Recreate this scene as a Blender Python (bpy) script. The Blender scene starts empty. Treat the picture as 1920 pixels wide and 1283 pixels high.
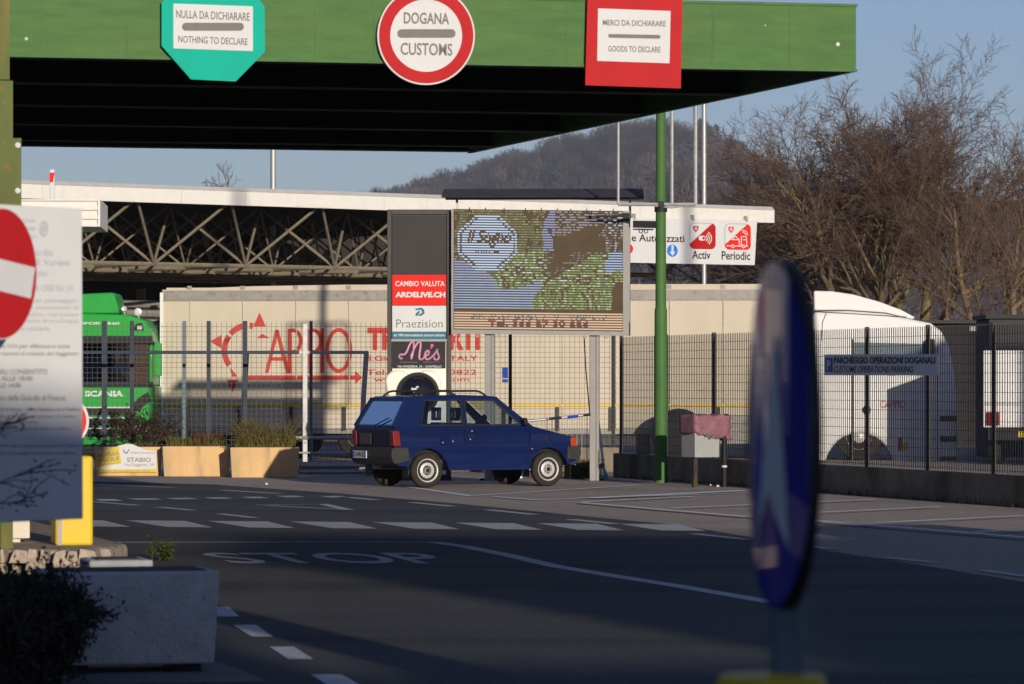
import bpy, bmesh, math, random
import numpy as np
from mathutils import Vector, Matrix
R = math.radians
SC = bpy.context.scene
C = SC.collection
rnd = random.Random(7)

# ------------------------------------------------------------------ camera, world, sun, exposure
F, CX, HY, EYE = 7500.0, 960.0, 716.0, 1.67        # focal length and horizon in pixels of a 1920 wide frame, eye height
cam_d = bpy.data.cameras.new('camera')
cam = bpy.data.objects.new('camera', cam_d); C.objects.link(cam)
cam.location = (0, 0, EYE); cam.rotation_euler = (R(90), 0, 0)
cam_d.sensor_width = 36.0
cam_d.lens = 36.0 * F / 1920.0
cam_d.shift_y = (HY - 641.5) / 1920.0
cam_d.clip_start = 0.5; cam_d.clip_end = 12000
cam_d.dof.use_dof = True
cam_d.dof.focus_distance = 66.0
cam_d.dof.aperture_fstop = 7.0
SC.camera = cam

SUN_AZ, SUN_EL = 17.5, 9.0                          # degrees right of straight behind the camera, above the horizon
ca, sa, ce, se = math.cos(R(SUN_AZ)), math.sin(R(SUN_AZ)), math.cos(R(SUN_EL)), math.sin(R(SUN_EL))
SUN = Vector((sa * ce, -ca * ce, se))
W = bpy.data.worlds.new('World'); SC.world = W; W.use_nodes = True
nt = W.node_tree
bg = nt.nodes['Background']
sky = nt.nodes.new('ShaderNodeTexSky'); sky.sky_type = 'NISHITA'; sky.sun_disc = False
sky.sun_elevation = R(SUN_EL); sky.sun_rotation = R(180 - SUN_AZ)
sky.altitude = 300; sky.air_density = 1.0; sky.dust_density = 0.6; sky.ozone_density = 5.0
tint = nt.nodes.new('ShaderNodeMix'); tint.data_type = 'RGBA'; tint.blend_type = 'MULTIPLY'; tint.inputs[0].default_value = 1.0
tint.inputs[7].default_value = (1.10, .80, .83, 1)
nt.links.new(sky.outputs[0], tint.inputs[6]); nt.links.new(tint.outputs[2], bg.inputs[0]); bg.inputs[1].default_value = 0.145
sl = bpy.data.lights.new('sun', 'SUN'); sl.energy = 4.6; sl.angle = R(0.5); sl.color = (1.0, 0.90, 0.76)
so = bpy.data.objects.new('sun', sl); C.objects.link(so)
so.rotation_euler = (-SUN).to_track_quat('-Z', 'Y').to_euler(); so.location = (30, -40, 40)
SC.view_settings.view_transform = 'Standard'; SC.view_settings.look = 'None'
SC.view_settings.exposure = 0.0; SC.view_settings.gamma = 1.0
SC.view_settings.use_curve_mapping = False
SC.cycles.max_bounces = 6; SC.cycles.transparent_max_bounces = 24
SC.cycles.caustics_reflective = False; SC.cycles.caustics_refractive = False

# ------------------------------------------------------------------ geometry helpers
def gnd(px, py, z=0.0):
    Y = F * (EYE - z) / (py - HY)
    return Vector(((px - CX) / F * Y, Y, z))

class Pl:
    """a vertical plane standing on the ground: local x along it, local -y out of its front, z up"""
    def __init__(s, px, Y, ang):
        s.o = Vector(((px - CX) / F * Y, Y, 0)); s.deg = ang; s.a = R(ang)
        s.dx, s.dy = math.cos(s.a), math.sin(s.a)
    def x(s, px):
        k = (px - CX) / F
        return (k * s.o.y - s.o.x) / (s.dx - k * s.dy)
    def xz(s, px, py):
        t = s.x(px)
        return t, EYE + (HY - py) / F * (s.o.y + t * s.dy)
    def pts(s, L):
        return [s.xz(*p) for p in L]

class MB:
    def __init__(s): s.v = []; s.f = []; s.mi = []
    def add(s, vs, fs, mi=0):
        b = len(s.v); s.v += [tuple(v) for v in vs]
        s.f += [tuple(b + i for i in f) for f in fs]; s.mi += [mi] * len(fs)
        return s
    def box(s, x0, x1, y0, y1, z0, z1, mi=0):
        vs = [(x, y, z) for z in (z0, z1) for y in (y0, y1) for x in (x0, x1)]
        return s.add(vs, [(0, 2, 3, 1), (4, 5, 7, 6), (0, 1, 5, 4), (2, 6, 7, 3), (0, 4, 6, 2), (1, 3, 7, 5)], mi)
    def hexa(s, bot, top, mi=0):
        return s.add(list(bot) + list(top), [(3, 2, 1, 0), (4, 5, 6, 7), (0, 1, 5, 4), (1, 2, 6, 5), (2, 3, 7, 6), (3, 0, 4, 7)], mi)
    def bar(s, p, q, w, h=None, mi=0, up=(0, 0, 1)):
        p, q = Vector(p), Vector(q); h = h or w; d = (q - p).normalized()
        u = Vector(up)
        if abs(d.dot(u)) > .95: u = Vector((0, 1, 0))
        a = d.cross(u).normalized() * w / 2; b = a.cross(d).normalized() * h / 2
        return s.hexa([p - a - b, p + a - b, p + a + b, p - a + b], [q - a - b, q + a - b, q + a + b, q - a + b], mi)
    def tube(s, pts, r, n=8, mi=0):
        pts = [Vector(p) for p in pts]; m = len(pts)
        rs = r if isinstance(r, (list, tuple)) else [r] * m
        b = len(s.v); ref = None
        for i, p in enumerate(pts):
            d = (pts[min(i + 1, m - 1)] - pts[max(i - 1, 0)]).normalized()
            if ref is None: ref = Vector((1, 0, 0)) if abs(d.x) < .8 else Vector((0, 1, 0))
            a = (ref - d * ref.dot(d)).normalized(); ref = a; c = d.cross(a)
            for k in range(n):
                t = 2 * math.pi * k / n
                s.v.append(tuple(p + (a * math.cos(t) + c * math.sin(t)) * rs[i]))
        for i in range(m - 1):
            for k in range(n):
                k2 = (k + 1) % n
                s.f.append((b + i * n + k, b + i * n + k2, b + (i + 1) * n + k2, b + (i + 1) * n + k)); s.mi.append(mi)
        s.f.append(tuple(b + k for k in reversed(range(n)))); s.mi.append(mi)
        s.f.append(tuple(b + (m - 1) * n + k for k in range(n))); s.mi.append(mi)
        return s
    def prism(s, poly, y0, y1, mi=0, f=None):
        """polygon of (x, z) extruded along y from y0 (front) to y1"""
        A = sum(poly[i][0] * poly[(i + 1) % len(poly)][1] - poly[(i + 1) % len(poly)][0] * poly[i][1] for i in range(len(poly)))
        if A < 0: poly = poly[::-1]
        n = len(poly)
        g0 = f or (lambda x, z, y: (x, y, z))
        vs = [g0(x, z, y0) for x, z in poly] + [g0(x, z, y1) for x, z in poly]
        fs = [tuple(range(n)), tuple(n + i for i in reversed(range(n)))]
        fs += [((i + 1) % n, i, n + i, n + (i + 1) % n) for i in range(n)]
        return s.add(vs, fs, mi)
    def face(s, poly, y, mi=0):
        A = sum(poly[i][0] * poly[(i + 1) % len(poly)][1] - poly[(i + 1) % len(poly)][0] * poly[i][1] for i in range(len(poly)))
        if A < 0: poly = poly[::-1]
        return s.add([(x, y, z) for x, z in poly], [tuple(range(len(poly)))], mi)
    def lathe(s, prof, n=32, M=None, mi=0):
        """profile of (radius, height along local z) turned about z, then moved by the matrix M"""
        M = M or Matrix(); b = len(s.v); m = len(prof)
        for r, h in prof:
            for k in range(n):
                t = 2 * math.pi * k / n
                s.v.append(tuple(M @ Vector((r * math.cos(t), r * math.sin(t), h))))
        for i in range(m - 1):
            for k in range(n):
                k2 = (k + 1) % n
                s.f.append((b + i * n + k, b + i * n + k2, b + (i + 1) * n + k2, b + (i + 1) * n + k)); s.mi.append(mi)
        if prof[0][0] > 1e-4: s.f.append(tuple(b + k for k in reversed(range(n)))); s.mi.append(mi)
        if prof[-1][0] > 1e-4: s.f.append(tuple(b + (m - 1) * n + k for k in range(n))); s.mi.append(mi)
        return s
    def build(s, name, mats, parent=None, loc=None, rotz=0, smooth=None, bevel=0, seg=2):
        me = bpy.data.meshes.new(name)
        me.from_pydata(s.v, [], s.f)
        mats = mats if isinstance(mats, (list, tuple)) else [mats]
        for m in mats: me.materials.append(m)
        me.polygons.foreach_set('material_index', s.mi)
        if smooth:
            me.polygons.foreach_set('use_smooth', [True] * len(s.f)); me.set_sharp_from_angle(angle=R(smooth))
        me.update()
        o = bpy.data.objects.new(name, me); C.objects.link(o)
        if parent: o.parent = parent
        if loc is not None: o.location = loc
        o.rotation_euler = (0, 0, rotz)
        if bevel:
            b = o.modifiers.new('bevel', 'BEVEL'); b.width = bevel; b.segments = seg; b.limit_method = 'ANGLE'; b.angle_limit = R(35)
        return o

def tag(o, label, cat, group=None):
    o['label'] = label; o['category'] = cat
    if group: o['group'] = group
    return o
def thing(name, label, cat, loc=(0, 0, 0), rotz=0, group=None):
    o = bpy.data.objects.new(name, None); C.objects.link(o); o.location = loc; o.rotation_euler = (0, 0, rotz); o.empty_display_size = .3
    return tag(o, label, cat, group)
def struct(o, kind='structure'): o['kind'] = kind; return o
def on(pl, name, label, cat, group=None): return thing(name, label, cat, pl.o, pl.a, group)
def dup(root, loc, rotz, label, group=None):
    def cp(o, p):
        c = o.copy(); C.objects.link(c); c.parent = p
        for ch in o.children: cp(ch, c)
        return c
    r = cp(root, None); r.location = loc; r.rotation_euler = (0, 0, rotz); r['label'] = label
    if group: r['group'] = group
    return r

_gl = {}
def glyphs(s, bold=0.0, shear=0.0):
    k = (s, bold, shear)
    if k not in _gl:
        cu = bpy.data.curves.new('lettering', 'FONT'); cu.body = s; cu.offset = bold; cu.shear = shear; cu.resolution_u = 3
        o = bpy.data.objects.new('lettering', cu); C.objects.link(o)
        bpy.context.view_layer.update()
        me = o.evaluated_get(bpy.context.evaluated_depsgraph_get()).to_mesh()
        v = np.array([(p.co.x, p.co.y) for p in me.vertices]); f = [tuple(p.vertices) for p in me.polygons]
        bpy.data.objects.remove(o); bpy.data.curves.remove(cu)
        lo = v.min(0); hi = v.max(0)
        _gl[k] = ((v - lo) / (hi - lo), f)
    return _gl[k]
def quad_text(s, q, bold=0.0, shear=0.0):
    """text stretched to fill the quad (top left, top right, bottom right, bottom left)"""
    v, f = glyphs(s, bold, shear)
    q = [Vector(p) for p in q]
    return [(q[3] * (1 - a) + q[2] * a) * (1 - b) + (q[0] * (1 - a) + q[1] * a) * b for a, b in v], f
def text(mb, pl, s, px0, py0, px1, py1, y, mi=0, slope=0.0, bold=0.02, shear=0.0):
    d = slope * (px1 - px0)
    q = [(px0, py0), (px1, py0 + d), (px1, py1 + d), (px0, py1)]
    q = [(a, b) for a, b in pl.pts(q)]
    vs, f = quad_text(s, [(a, b, 0) for a, b in q], bold, shear)
    mb.add([(p.x, y, p.y) for p in vs], f, mi)
def ell(cx, cy, rx, ry, n=40, a0=0, a1=360):
    return [(cx + rx * math.cos(R(a0 + (a1 - a0) * i / n)), cy + ry * math.sin(R(a0 + (a1 - a0) * i / n))) for i in range(n + (0 if a1 - a0 == 360 else 1))]
def rrect(x0, y0, x1, y1, r, n=5):
    P = []
    for cx, cy, a in ((x1 - r, y1 - r, 0), (x0 + r, y1 - r, 90), (x0 + r, y0 + r, 180), (x1 - r, y0 + r, 270)):
        P += [(cx + r * math.cos(R(a + 90 * i / n)), cy + r * math.sin(R(a + 90 * i / n))) for i in range(n + 1)]
    return P
def rect(x0, y0, x1, y1, s=0.0):
    d = s * (x1 - x0)
    return [(x0, y0), (x1, y0 + d), (x1, y1 + d), (x0, y1)]
def stroke(pts, w, closed=False):
    """flat ribbon quads along 2D points"""
    out = []
    for i in range(len(pts) - 1):
        a, b = Vector(pts[i]), Vector(pts[i + 1]); d = (b - a)
        if d.length < 1e-6: continue
        d.normalize(); n = Vector((-d.y, d.x)) * w / 2; e = d * w * .18
        out.append([tuple(a - e + n), tuple(b + e + n), tuple(b + e - n), tuple(a - e - n)])
    return out

# ------------------------------------------------------------------ materials
def mat(name, col, rough=.65, metal=0, var=.12, scale=4.0, bump=0.0, spec=.2, coat=0.0, col2=None, streak=1.0, bscale=None, thr=None, detail=6, emit=None):
    m = bpy.data.materials.new(name); m.use_nodes = True
    t = m.node_tree; b = t.nodes['Principled BSDF']
    b.inputs['Roughness'].default_value = rough; b.inputs['Metallic'].default_value = metal
    b.inputs['Specular IOR Level'].default_value = spec; b.inputs['Coat Weight'].default_value = coat
    b.inputs['Coat Roughness'].default_value = .03
    co = t.nodes.new('ShaderNodeTexCoord'); mp = t.nodes.new('ShaderNodeMapping'); mp.inputs['Scale'].default_value = (1, 1, 1 / streak)
    t.links.new(co.outputs['Object'], mp.inputs[0])
    nz = t.nodes.new('ShaderNodeTexNoise'); nz.inputs['Scale'].default_value = scale; nz.inputs['Detail'].default_value = detail; nz.inputs['Roughness'].default_value = .65
    t.links.new(mp.outputs[0], nz.inputs['Vector'])
    rp = t.nodes.new('ShaderNodeValToRGB')
    lo, hi = thr or (.3, .7)
    rp.color_ramp.elements[0].position = lo; rp.color_ramp.elements[1].position = hi
    c2 = col2 or tuple(min(1, c * (1 + var)) for c in col)
    c1 = col if col2 else tuple(c * (1 - var) for c in col)
    rp.color_ramp.elements[0].color = (*c1, 1); rp.color_ramp.elements[1].color = (*c2, 1)
    t.links.new(nz.outputs[0], rp.inputs[0]); t.links.new(rp.outputs[0], b.inputs['Base Color'])
    if bump:
        n2 = t.nodes.new('ShaderNodeTexNoise'); n2.inputs['Scale'].default_value = bscale or scale * 6; n2.inputs['Detail'].default_value = 5
        t.links.new(co.outputs['Object'], n2.inputs['Vector'])
        bp = t.nodes.new('ShaderNodeBump'); bp.inputs['Strength'].default_value = bump; bp.inputs['Distance'].default_value = .02
        t.links.new(n2.outputs[0], bp.inputs['Height']); t.links.new(bp.outputs[0], b.inputs['Normal'])
    m['base'] = b.name
    return m
def layer(m, col, scale, lo, hi, stretch=(1, 1, 1), amount=1.0, voronoi=False):
    """a second colour laid over the base where a noise passes a threshold: chips, rust, dirt"""
    t = m.node_tree; b = t.nodes['Principled BSDF']
    src = b.inputs['Base Color'].links[0].from_socket
    co = t.nodes.new('ShaderNodeTexCoord'); mp = t.nodes.new('ShaderNodeMapping'); mp.inputs['Scale'].default_value = stretch
    t.links.new(co.outputs['Object'], mp.inputs[0])
    if voronoi:
        nz = t.nodes.new('ShaderNodeTexVoronoi'); nz.inputs['Scale'].default_value = scale
    else:
        nz = t.nodes.new('ShaderNodeTexNoise'); nz.inputs['Scale'].default_value = scale; nz.inputs['Detail'].default_value = 7
    t.links.new(mp.outputs[0], nz.inputs['Vector'])
    mr = t.nodes.new('ShaderNodeMapRange'); mr.inputs[1].default_value = lo; mr.inputs[2].default_value = hi
    mr.inputs[3].default_value = 0; mr.inputs[4].default_value = amount
    t.links.new(nz.outputs[0], mr.inputs[0])
    mx = t.nodes.new('ShaderNodeMix'); mx.data_type = 'RGBA'
    t.links.new(mr.outputs[0], mx.inputs[0]); t.links.new(src, mx.inputs[6]); mx.inputs[7].default_value = (*col, 1)
    t.links.new(mx.outputs[2], b.inputs['Base Color'])
    return m
def glass(name, tint=(.75, .82, .85), gloss=.12):
    m = bpy.data.materials.new(name); m.use_nodes = True; t = m.node_tree
    t.nodes.remove(t.nodes['Principled BSDF']); out = t.nodes['Material Output']
    tr = t.nodes.new('ShaderNodeBsdfTransparent'); tr.inputs[0].default_value = (*tint, 1)
    gl = t.nodes.new('ShaderNodeBsdfGlossy'); gl.inputs['Roughness'].default_value = .03
    fr = t.nodes.new('ShaderNodeFresnel'); fr.inputs[0].default_value = 1.5
    ad = t.nodes.new('ShaderNodeMath'); ad.operation = 'ADD'; ad.inputs[1].default_value = gloss - .04; ad.use_clamp = True
    t.links.new(fr.outputs[0], ad.inputs[0])
    mx = t.nodes.new('ShaderNodeMixShader'); t.links.new(ad.outputs[0], mx.inputs[0]); t.links.new(tr.outputs[0], mx.inputs[1]); t.links.new(gl.outputs[0], mx.inputs[2])
    t.links.new(mx.outputs[0], out.inputs[0])
    return m

M = {}
M['asphalt_old'] = layer(layer(mat('worn_asphalt', (.38, .305, .24), .95, var=.22, scale=9, bump=.9, bscale=60, spec=.2), (.52, .45, .37), 90, .6, .75, amount=.7), (.20, .175, .15), .35, .5, .75, amount=.6)
M['asphalt_new'] = layer(layer(layer(layer(mat('dark_asphalt', (.056, .053, .052), .85, var=.3, scale=14, bump=.9, bscale=70, spec=.3), (.10, .095, .09), 110, .60, .70, amount=.7), (.024, .023, .024), .30, .48, .62, stretch=(.25, 1.6, 1), amount=.75), (.078, .072, .068), .55, .52, .66, stretch=(1.5, .22, 1), amount=.55), (.018, .017, .017), 1.6, .66, .74, stretch=(.6, 1, 1), amount=.8)
M['road_white'] = layer(mat('worn_road_paint', (.50, .49, .47), .75, var=.12, scale=8), (.12, .115, .11), 14, .54, .72, amount=.75)
M['bay_white'] = layer(mat('parking_bay_paint', (.80, .77, .72), .8, var=.08, scale=6), (.30, .26, .21), 9, .62, .75, amount=.7)
M['green_paint'] = layer(layer(mat('weathered_green_paint', (.042, .125, .020), .65, var=.22, scale=2.2, streak=.18, spec=.35), (.075, .14, .022), 1.3, .45, .75, (.5, .5, 4), .6), (.62, .60, .50), 3.4, .075, .045, (1, 1, 1), 1, True)
M['green_post'] = layer(mat('green_post_paint', (.055, .135, .035), .6, var=.15, scale=5, streak=3), (.12, .13, .04), 2.2, .55, .8, (1, 1, .3), .5)
M['green_rust'] = layer(layer(mat('rusting_green_paint', (.085, .105, .022), .6, var=.2, scale=3, streak=3), (.20, .13, .025), 2.5, .45, .65, (1, 1, .4), .8), (.25, .10, .02), 9, .6, .7, amount=.7)
M['shade_steel'] = mat('shade_dark_canopy_steel', (.030, .029, .027), .75, var=.3, scale=2, spec=.15)  # deep shade under the canopy is put into this steel's colour
M['teal'] = mat('teal_sign_sheet', (.0, .36, .26), .7, var=.05, scale=3)
M['sign_red'] = mat('red_sign_sheet', (.42, .012, .015), .7, var=.08, scale=3)
M['sign_white'] = mat('white_sign_sheet', (.57, .57, .565), .7, var=.03, scale=3)
M['sign_grey'] = mat('grey_sign_print', (.16, .145, .125), .6, var=.1)
M['ink'] = mat('black_print', (.018, .018, .02), .6, var=.1)
M['ink_grey'] = mat('grey_print', (.22, .22, .24), .6, var=.1)
M['ink_faint'] = mat('faint_print', (.42, .42, .46), .6, var=.1)
M['galv'] = mat('galvanised_steel', (.40, .40, .38), .5, .5, var=.18, scale=12)
M['grey_metal'] = mat('grey_painted_metal', (.27, .255, .24), .5, .1, var=.08, scale=6)
M['dark_frame'] = mat('dark_grey_frame', (.05, .046, .043), .5, .1, var=.1, scale=5)
M['panel_dark'] = layer(mat('dead_grey_panel', (.034, .031, .029), .6, var=.12, scale=2), (.03, .03, .03), 1.6, .5, .8, amount=.6)
M['cream'] = layer(mat('cream_fascia_metal', (.64, .62, .57), .5, var=.05, scale=3), (.55, .47, .34), 3.0, .55, .8, (1, 1, .15), .5)
M['cream_top'] = mat('roof_edge_flashing', (.52, .50, .46), .5, .1, var=.08)
M['truss'] = layer(mat('truss_paint', (.18, .155, .11), .7, 0, var=.15, scale=5), (.16, .11, .07), 6, .55, .75, amount=.6)
M['ceiling'] = mat('shade_black_roof_deck', (.008, .008, .008), .85, var=.2, spec=.1)  # underside of the station roof blackened, its shade is in the colour
M['tarp'] = layer(layer(mat('cream_tarpaulin', (.50, .435, .335), .55, var=.04, scale=1.5), (.42, .355, .265), 1.1, .5, .8, (1, 1, .25), .5), (.32, .26, .19), 5, .62, .8, (1, 1, .2), .35)
M['tarp_seam'] = mat('tarpaulin_seam', (.525, .46, .36), .6, var=.1, scale=3)
M['rail_grey'] = layer(mat('trailer_rail', (.25, .235, .21), .5, .3, var=.15, scale=8), (.12, .09, .07), 7, .55, .75, amount=.6)
M['logo_red'] = mat('red_tarpaulin_print', (.46, .045, .03), .55, var=.12, scale=9)
M['yellow_line'] = mat('yellow_reflective_tape', (.62, .42, .03), .4, var=.1)
M['rubber'] = mat('tyre_rubber', (.030, .024, .02), .85, var=.2, scale=12, bump=.2)
M['black'] = mat('black_plastic', (.014, .014, .015), .55, var=.2)
M['black_trim'] = mat('grey_black_bumper', (.032, .031, .030), .6, var=.15, scale=8, bump=.1)
M['silver'] = mat('silver_wheel', (.50, .49, .47), .4, .2, var=.08)
M['car_blue'] = mat('dark_blue_car_paint', (.0006, .0080, .055), .55, 0, var=.08, scale=3, coat=.5, spec=.1)
M['car_dark'] = mat('dark_tail_panel', (.010, .012, .030), .4, var=.1, coat=.3)
M['interior'] = mat('grey_blue_upholstery', (.035, .045, .075), .85, var=.15, scale=10)
M['lamp_red'] = mat('red_lamp_lens', (.17, .009, .009), .3, var=.1, coat=.6)
M['lamp_orange'] = mat('orange_lamp_lens', (.40, .05, .012), .3, var=.1, coat=.6)
M['lamp_clear'] = mat('clear_lamp_lens', (.55, .55, .55), .2, .3, var=.1, coat=.6)
M['glass'] = glass('car_glass', (.62, .68, .72), .05)
M['glass_dark'] = glass('tinted_windscreen', (.52, .58, .64), .07)
M['plate_blue'] = mat('blue_plate_band', (.01, .05, .40), .5)
M['truck_green'] = mat('bright_green_truck_paint', (.02, .30, .045), .5, var=.05, coat=.25, spec=.15)
M['truck_white'] = layer(mat('white_truck_paint', (.68, .67, .64), .5, var=.03, coat=.2), (.55, .5, .42), 2, .58, .85, (1, 1, .3), .4)
M['fence_wire'] = mat('dark_fence_wire', (.075, .075, .075), .55, .3, var=.2)
M['fence_grate'] = mat('weathered_fence_grating', (.075, .077, .08), .6, .2, var=.2, scale=6)
M['fence_post'] = layer(mat('dark_fence_post', (.045, .040, .036), .6, .2, var=.2), (.10, .06, .035), 5, .5, .7, (1, 1, .3), .6)
M['blue_post'] = mat('slate_blue_post', (.030, .040, .060), .5, .2, var=.2)
M['concrete'] = layer(layer(mat('grey_concrete', (.42, .415, .40), .9, var=.18, scale=5, bump=.6, bscale=40), (.27, .27, .25), 2.2, .5, .75, (1, 1, .5), .6), (.16, .16, .15), 26, .66, .72, amount=.8)
M['concrete_wall'] = layer(layer(mat('stained_concrete_wall', (.22, .18, .13), .95, var=.25, scale=3, bump=.7, bscale=25), (.05, .045, .03), 1.5, .45, .7, (1, 1, .35), .8), (.09, .10, .03), 3, .6, .75, amount=.6)
M['stone'] = layer(mat('rough_stone', (.36, .29, .22), .95, var=.3, scale=9, bump=1, bscale=12), (.12, .09, .07), 7, .55, .68, amount=.8)
M['kerb'] = layer(mat('dark_kerb_stone', (.16, .155, .145), .9, var=.25, scale=6, bump=.5), (.08, .08, .075), 3, .5, .7, amount=.7)
M['planter_tan'] = layer(layer(mat('tan_planter_render', (.62, .40, .19), .9, var=.07, scale=4, bump=.25, bscale=40), (.36, .27, .16), 2.2, .46, .72, (1, 1, .25), .7), (.16, .13, .08), 5, .58, .74, (1, 1, .2), .5)
M['yellow'] = mat('yellow_plastic', (.60, .42, .012), .45, var=.05)
M['yellow_dull'] = mat('dull_yellow_plastic', (.55, .38, .02), .5, var=.1)
M['blue_sign'] = mat('blue_reflective_sheet', (.002, .016, .26), .5, var=.1, spec=.0, coat=.42)
M['blue_print'] = mat('blue_print', (.012, .06, .32), .5, var=.05)
M['blue_arrow'] = mat('mandatory_blue', (.02, .17, .62), .5, var=.03)
M['grey_post'] = mat('blue_grey_post', (.10, .14, .17), .5, .3, var=.1)
M['swiss_red'] = mat('bright_red_print', (.66, .02, .012), .7, var=.04)
M['swiss_dark'] = mat('dark_red_print', (.40, .012, .010), .7, var=.04)
M['teal_print'] = mat('teal_blue_print', (.02, .14, .22), .5)
M['pink_print'] = mat('pink_print', (.42, .07, .22), .5)
M['pale_pink'] = mat('pale_pink_print', (.62, .42, .50), .5)
M['magenta'] = mat('magenta_print', (.75, .06, .28), .5)
M['gloss_white'] = mat('glossy_white_plastic', (.80, .75, .64), .22, var=.03, coat=.5)
M['gloss_black'] = mat('glossy_black_dome', (.008, .008, .012), .08, var=.1, coat=1)
M['pink_bag'] = mat('pink_plastic_bag', (.22, .10, .125), .45, var=.25, scale=9, bump=.6, bscale=14)
M['box_grey'] = mat('grey_cabinet_paint', (.30, .30, .29), .5, var=.08)
M['bark'] = layer(mat('bare_tree_bark', (.15, .11, .07), .9, var=.25, scale=3), (.20, .165, .055), 1.2, .45, .7, amount=.7)
M['twig'] = mat('bare_twigs', (.115, .074, .050), .9, var=.3, scale=.6)
M['twig_red'] = mat('reddish_twigs', (.085, .052, .042), .9, var=.3, scale=.6)
M['grass_dry'] = mat('dry_grass', (.17, .12, .04), .9, var=.35, scale=6, col2=(.07, .10, .02))
M['weeds'] = mat('wall_foot_weeds', (.06, .05, .02), .9, var=.3, scale=6)
M['stalk'] = mat('dead_stalks', (.12, .06, .03), .9, var=.3, scale=6)
M['leaf_dark'] = mat('dark_shrub_leaves', (.032, .027, .018), .8, var=.3, scale=8)
M['leaf_green'] = mat('green_leaves', (.03, .055, .012), .8, var=.3, scale=8)
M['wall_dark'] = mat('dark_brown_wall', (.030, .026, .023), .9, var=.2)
M['wall_cream'] = mat('cream_render_wall', (.62, .56, .46), .9, var=.06)
M['roof_dark'] = mat('dark_sheet_roof', (.030, .027, .026), .6, .2, var=.2)
M['cover'] = mat('brown_grey_sheet', (.055, .046, .045), .6, var=.15)
M['skin'] = mat('skin', (.50, .25, .17), .6, var=.05)
M['shirt'] = mat('blue_shirt', (.05, .09, .22), .85, var=.15)
M['hill_soil'] = mat('wooded_hillside_floor', (.085, .062, .052), .95, var=.3, scale=.02)
M['blue_cloth'] = mat('light_blue_plastic', (.05, .42, .62), .5)
M['paper'] = mat('litter_paper', (.55, .52, .48), .8, var=.2)

# ------------------------------------------------------------------ ground, road, markings
def sheet(name, poly, z, m, label=None):
    mb = MB(); mb.add([(p[0], p[1], z) for p in poly], [tuple(range(len(poly)))])
    me = mb.build(name, m); return struct(me)
g = MB(); g.add([(-6000, -400, 0), (6000, -400, 0), (6000, 9000, 0), (-6000, 9000, 0)], [(0, 1, 2, 3)])
struct(g.build('ground', M['asphalt_old']))
edge = [(-420, 899), (0, 900), (170, 903), (400, 909), (640, 926), (860, 945), (1080, 967), (1280, 986), (1400, 1007), (1560, 1035), (1700, 1056), (1920, 1092), (2300, 1158)]
poly = [gnd(*p) for p in edge] + [Vector((8, -20, 0)), Vector((-12, -20, 0)), Vector((-12, 40, 0))]
struct(sheet('road', poly, .004, M['asphalt_new']))
ZM = .008
def marks(name, quads):
    mb = MB()
    for q in quads:
        ps = [gnd(x, y) for x, y in q]
        A = sum(ps[i].x * ps[(i + 1) % len(ps)].y - ps[(i + 1) % len(ps)].x * ps[i].y for i in range(len(ps)))
        if A < 0: ps = ps[::-1]
        mb.add([(p.x, p.y, ZM) for p in ps], [tuple(range(len(ps)))])
    return struct(mb.build(name, M['road_white']))
def ribbon(mb, pts, w, z=ZM):
    P = [gnd(*p) for p in pts]; L = []; Rr = []
    for i, p in enumerate(P):
        d = P[min(i + 1, len(P) - 1)] - P[max(i - 1, 0)]; d.normalize(); n = Vector((-d.y, d.x, 0)) * w / 2
        L.append(p + n); Rr.append(p - n)
    b = len(mb.v)
    for a, c in zip(L, Rr): mb.v += [(a.x, a.y, z), (c.x, c.y, z)]
    for i in range(len(P) - 1): mb.f.append((b + 2 * i, b + 2 * i + 1, b + 2 * i + 3, b + 2 * i + 2)); mb.mi.append(0)
cw = []
for k in range(-1, 7):
    x, y = 235 + 154.3 * k, 977 + 1.1 * k
    cw.append([(x, y), (x + 112, y + 1), (x + 164, y + 13.5), (x + 78, y + 12.5)])
marks('crosswalk_stripes', cw)
mb = MB(); ribbon(mb, [(120, 1018.5), (400, 1018), (700, 1017.8), (812, 1018), (870, 1026), (950, 1042), (1040, 1063), (1160, 1083), (1280, 1102), (1452, 1132)], .17)
struct(mb.build('stop_line', M['road_white']))
q = [gnd(365, 1038), gnd(790, 1038), gnd(865, 1058), gnd(440, 1058)]
vs, fs = quad_text('STOP', q, .012)
mb = MB(); mb.add([(p.x, p.y, ZM) for p in vs], fs); struct(mb.build('stop_lettering', M['road_white']))
marks('lane_dashes', [[(360, 1108), (385, 1108), (412, 1124), (380, 1124)], [(395, 1140), (430, 1140), (448, 1158), (410, 1158)], [(437, 1174), (480, 1174), (512, 1196), (472, 1196)], [(505, 1215), (551, 1215), (587, 1238), (540, 1238)], [(583, 1267), (640, 1267), (684, 1292), (620, 1292)],
      [(176, 937), (215, 937), (232, 940.5), (190, 940.5)], [(240, 936), (290, 935.5), (305, 938), (258, 938.5)], [(310, 935), (355, 934.5), (372, 937), (328, 937.5)], [(382, 934), (420, 933.5), (438, 936), (400, 936.5)], [(452, 933), (488, 932.5), (506, 935), (470, 935.5)], [(518, 931), (555, 930.5), (572, 933), (536, 933.5)], [(600, 931.5), (640, 931), (660, 933.5), (620, 934)]])
mb = MB()
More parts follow.
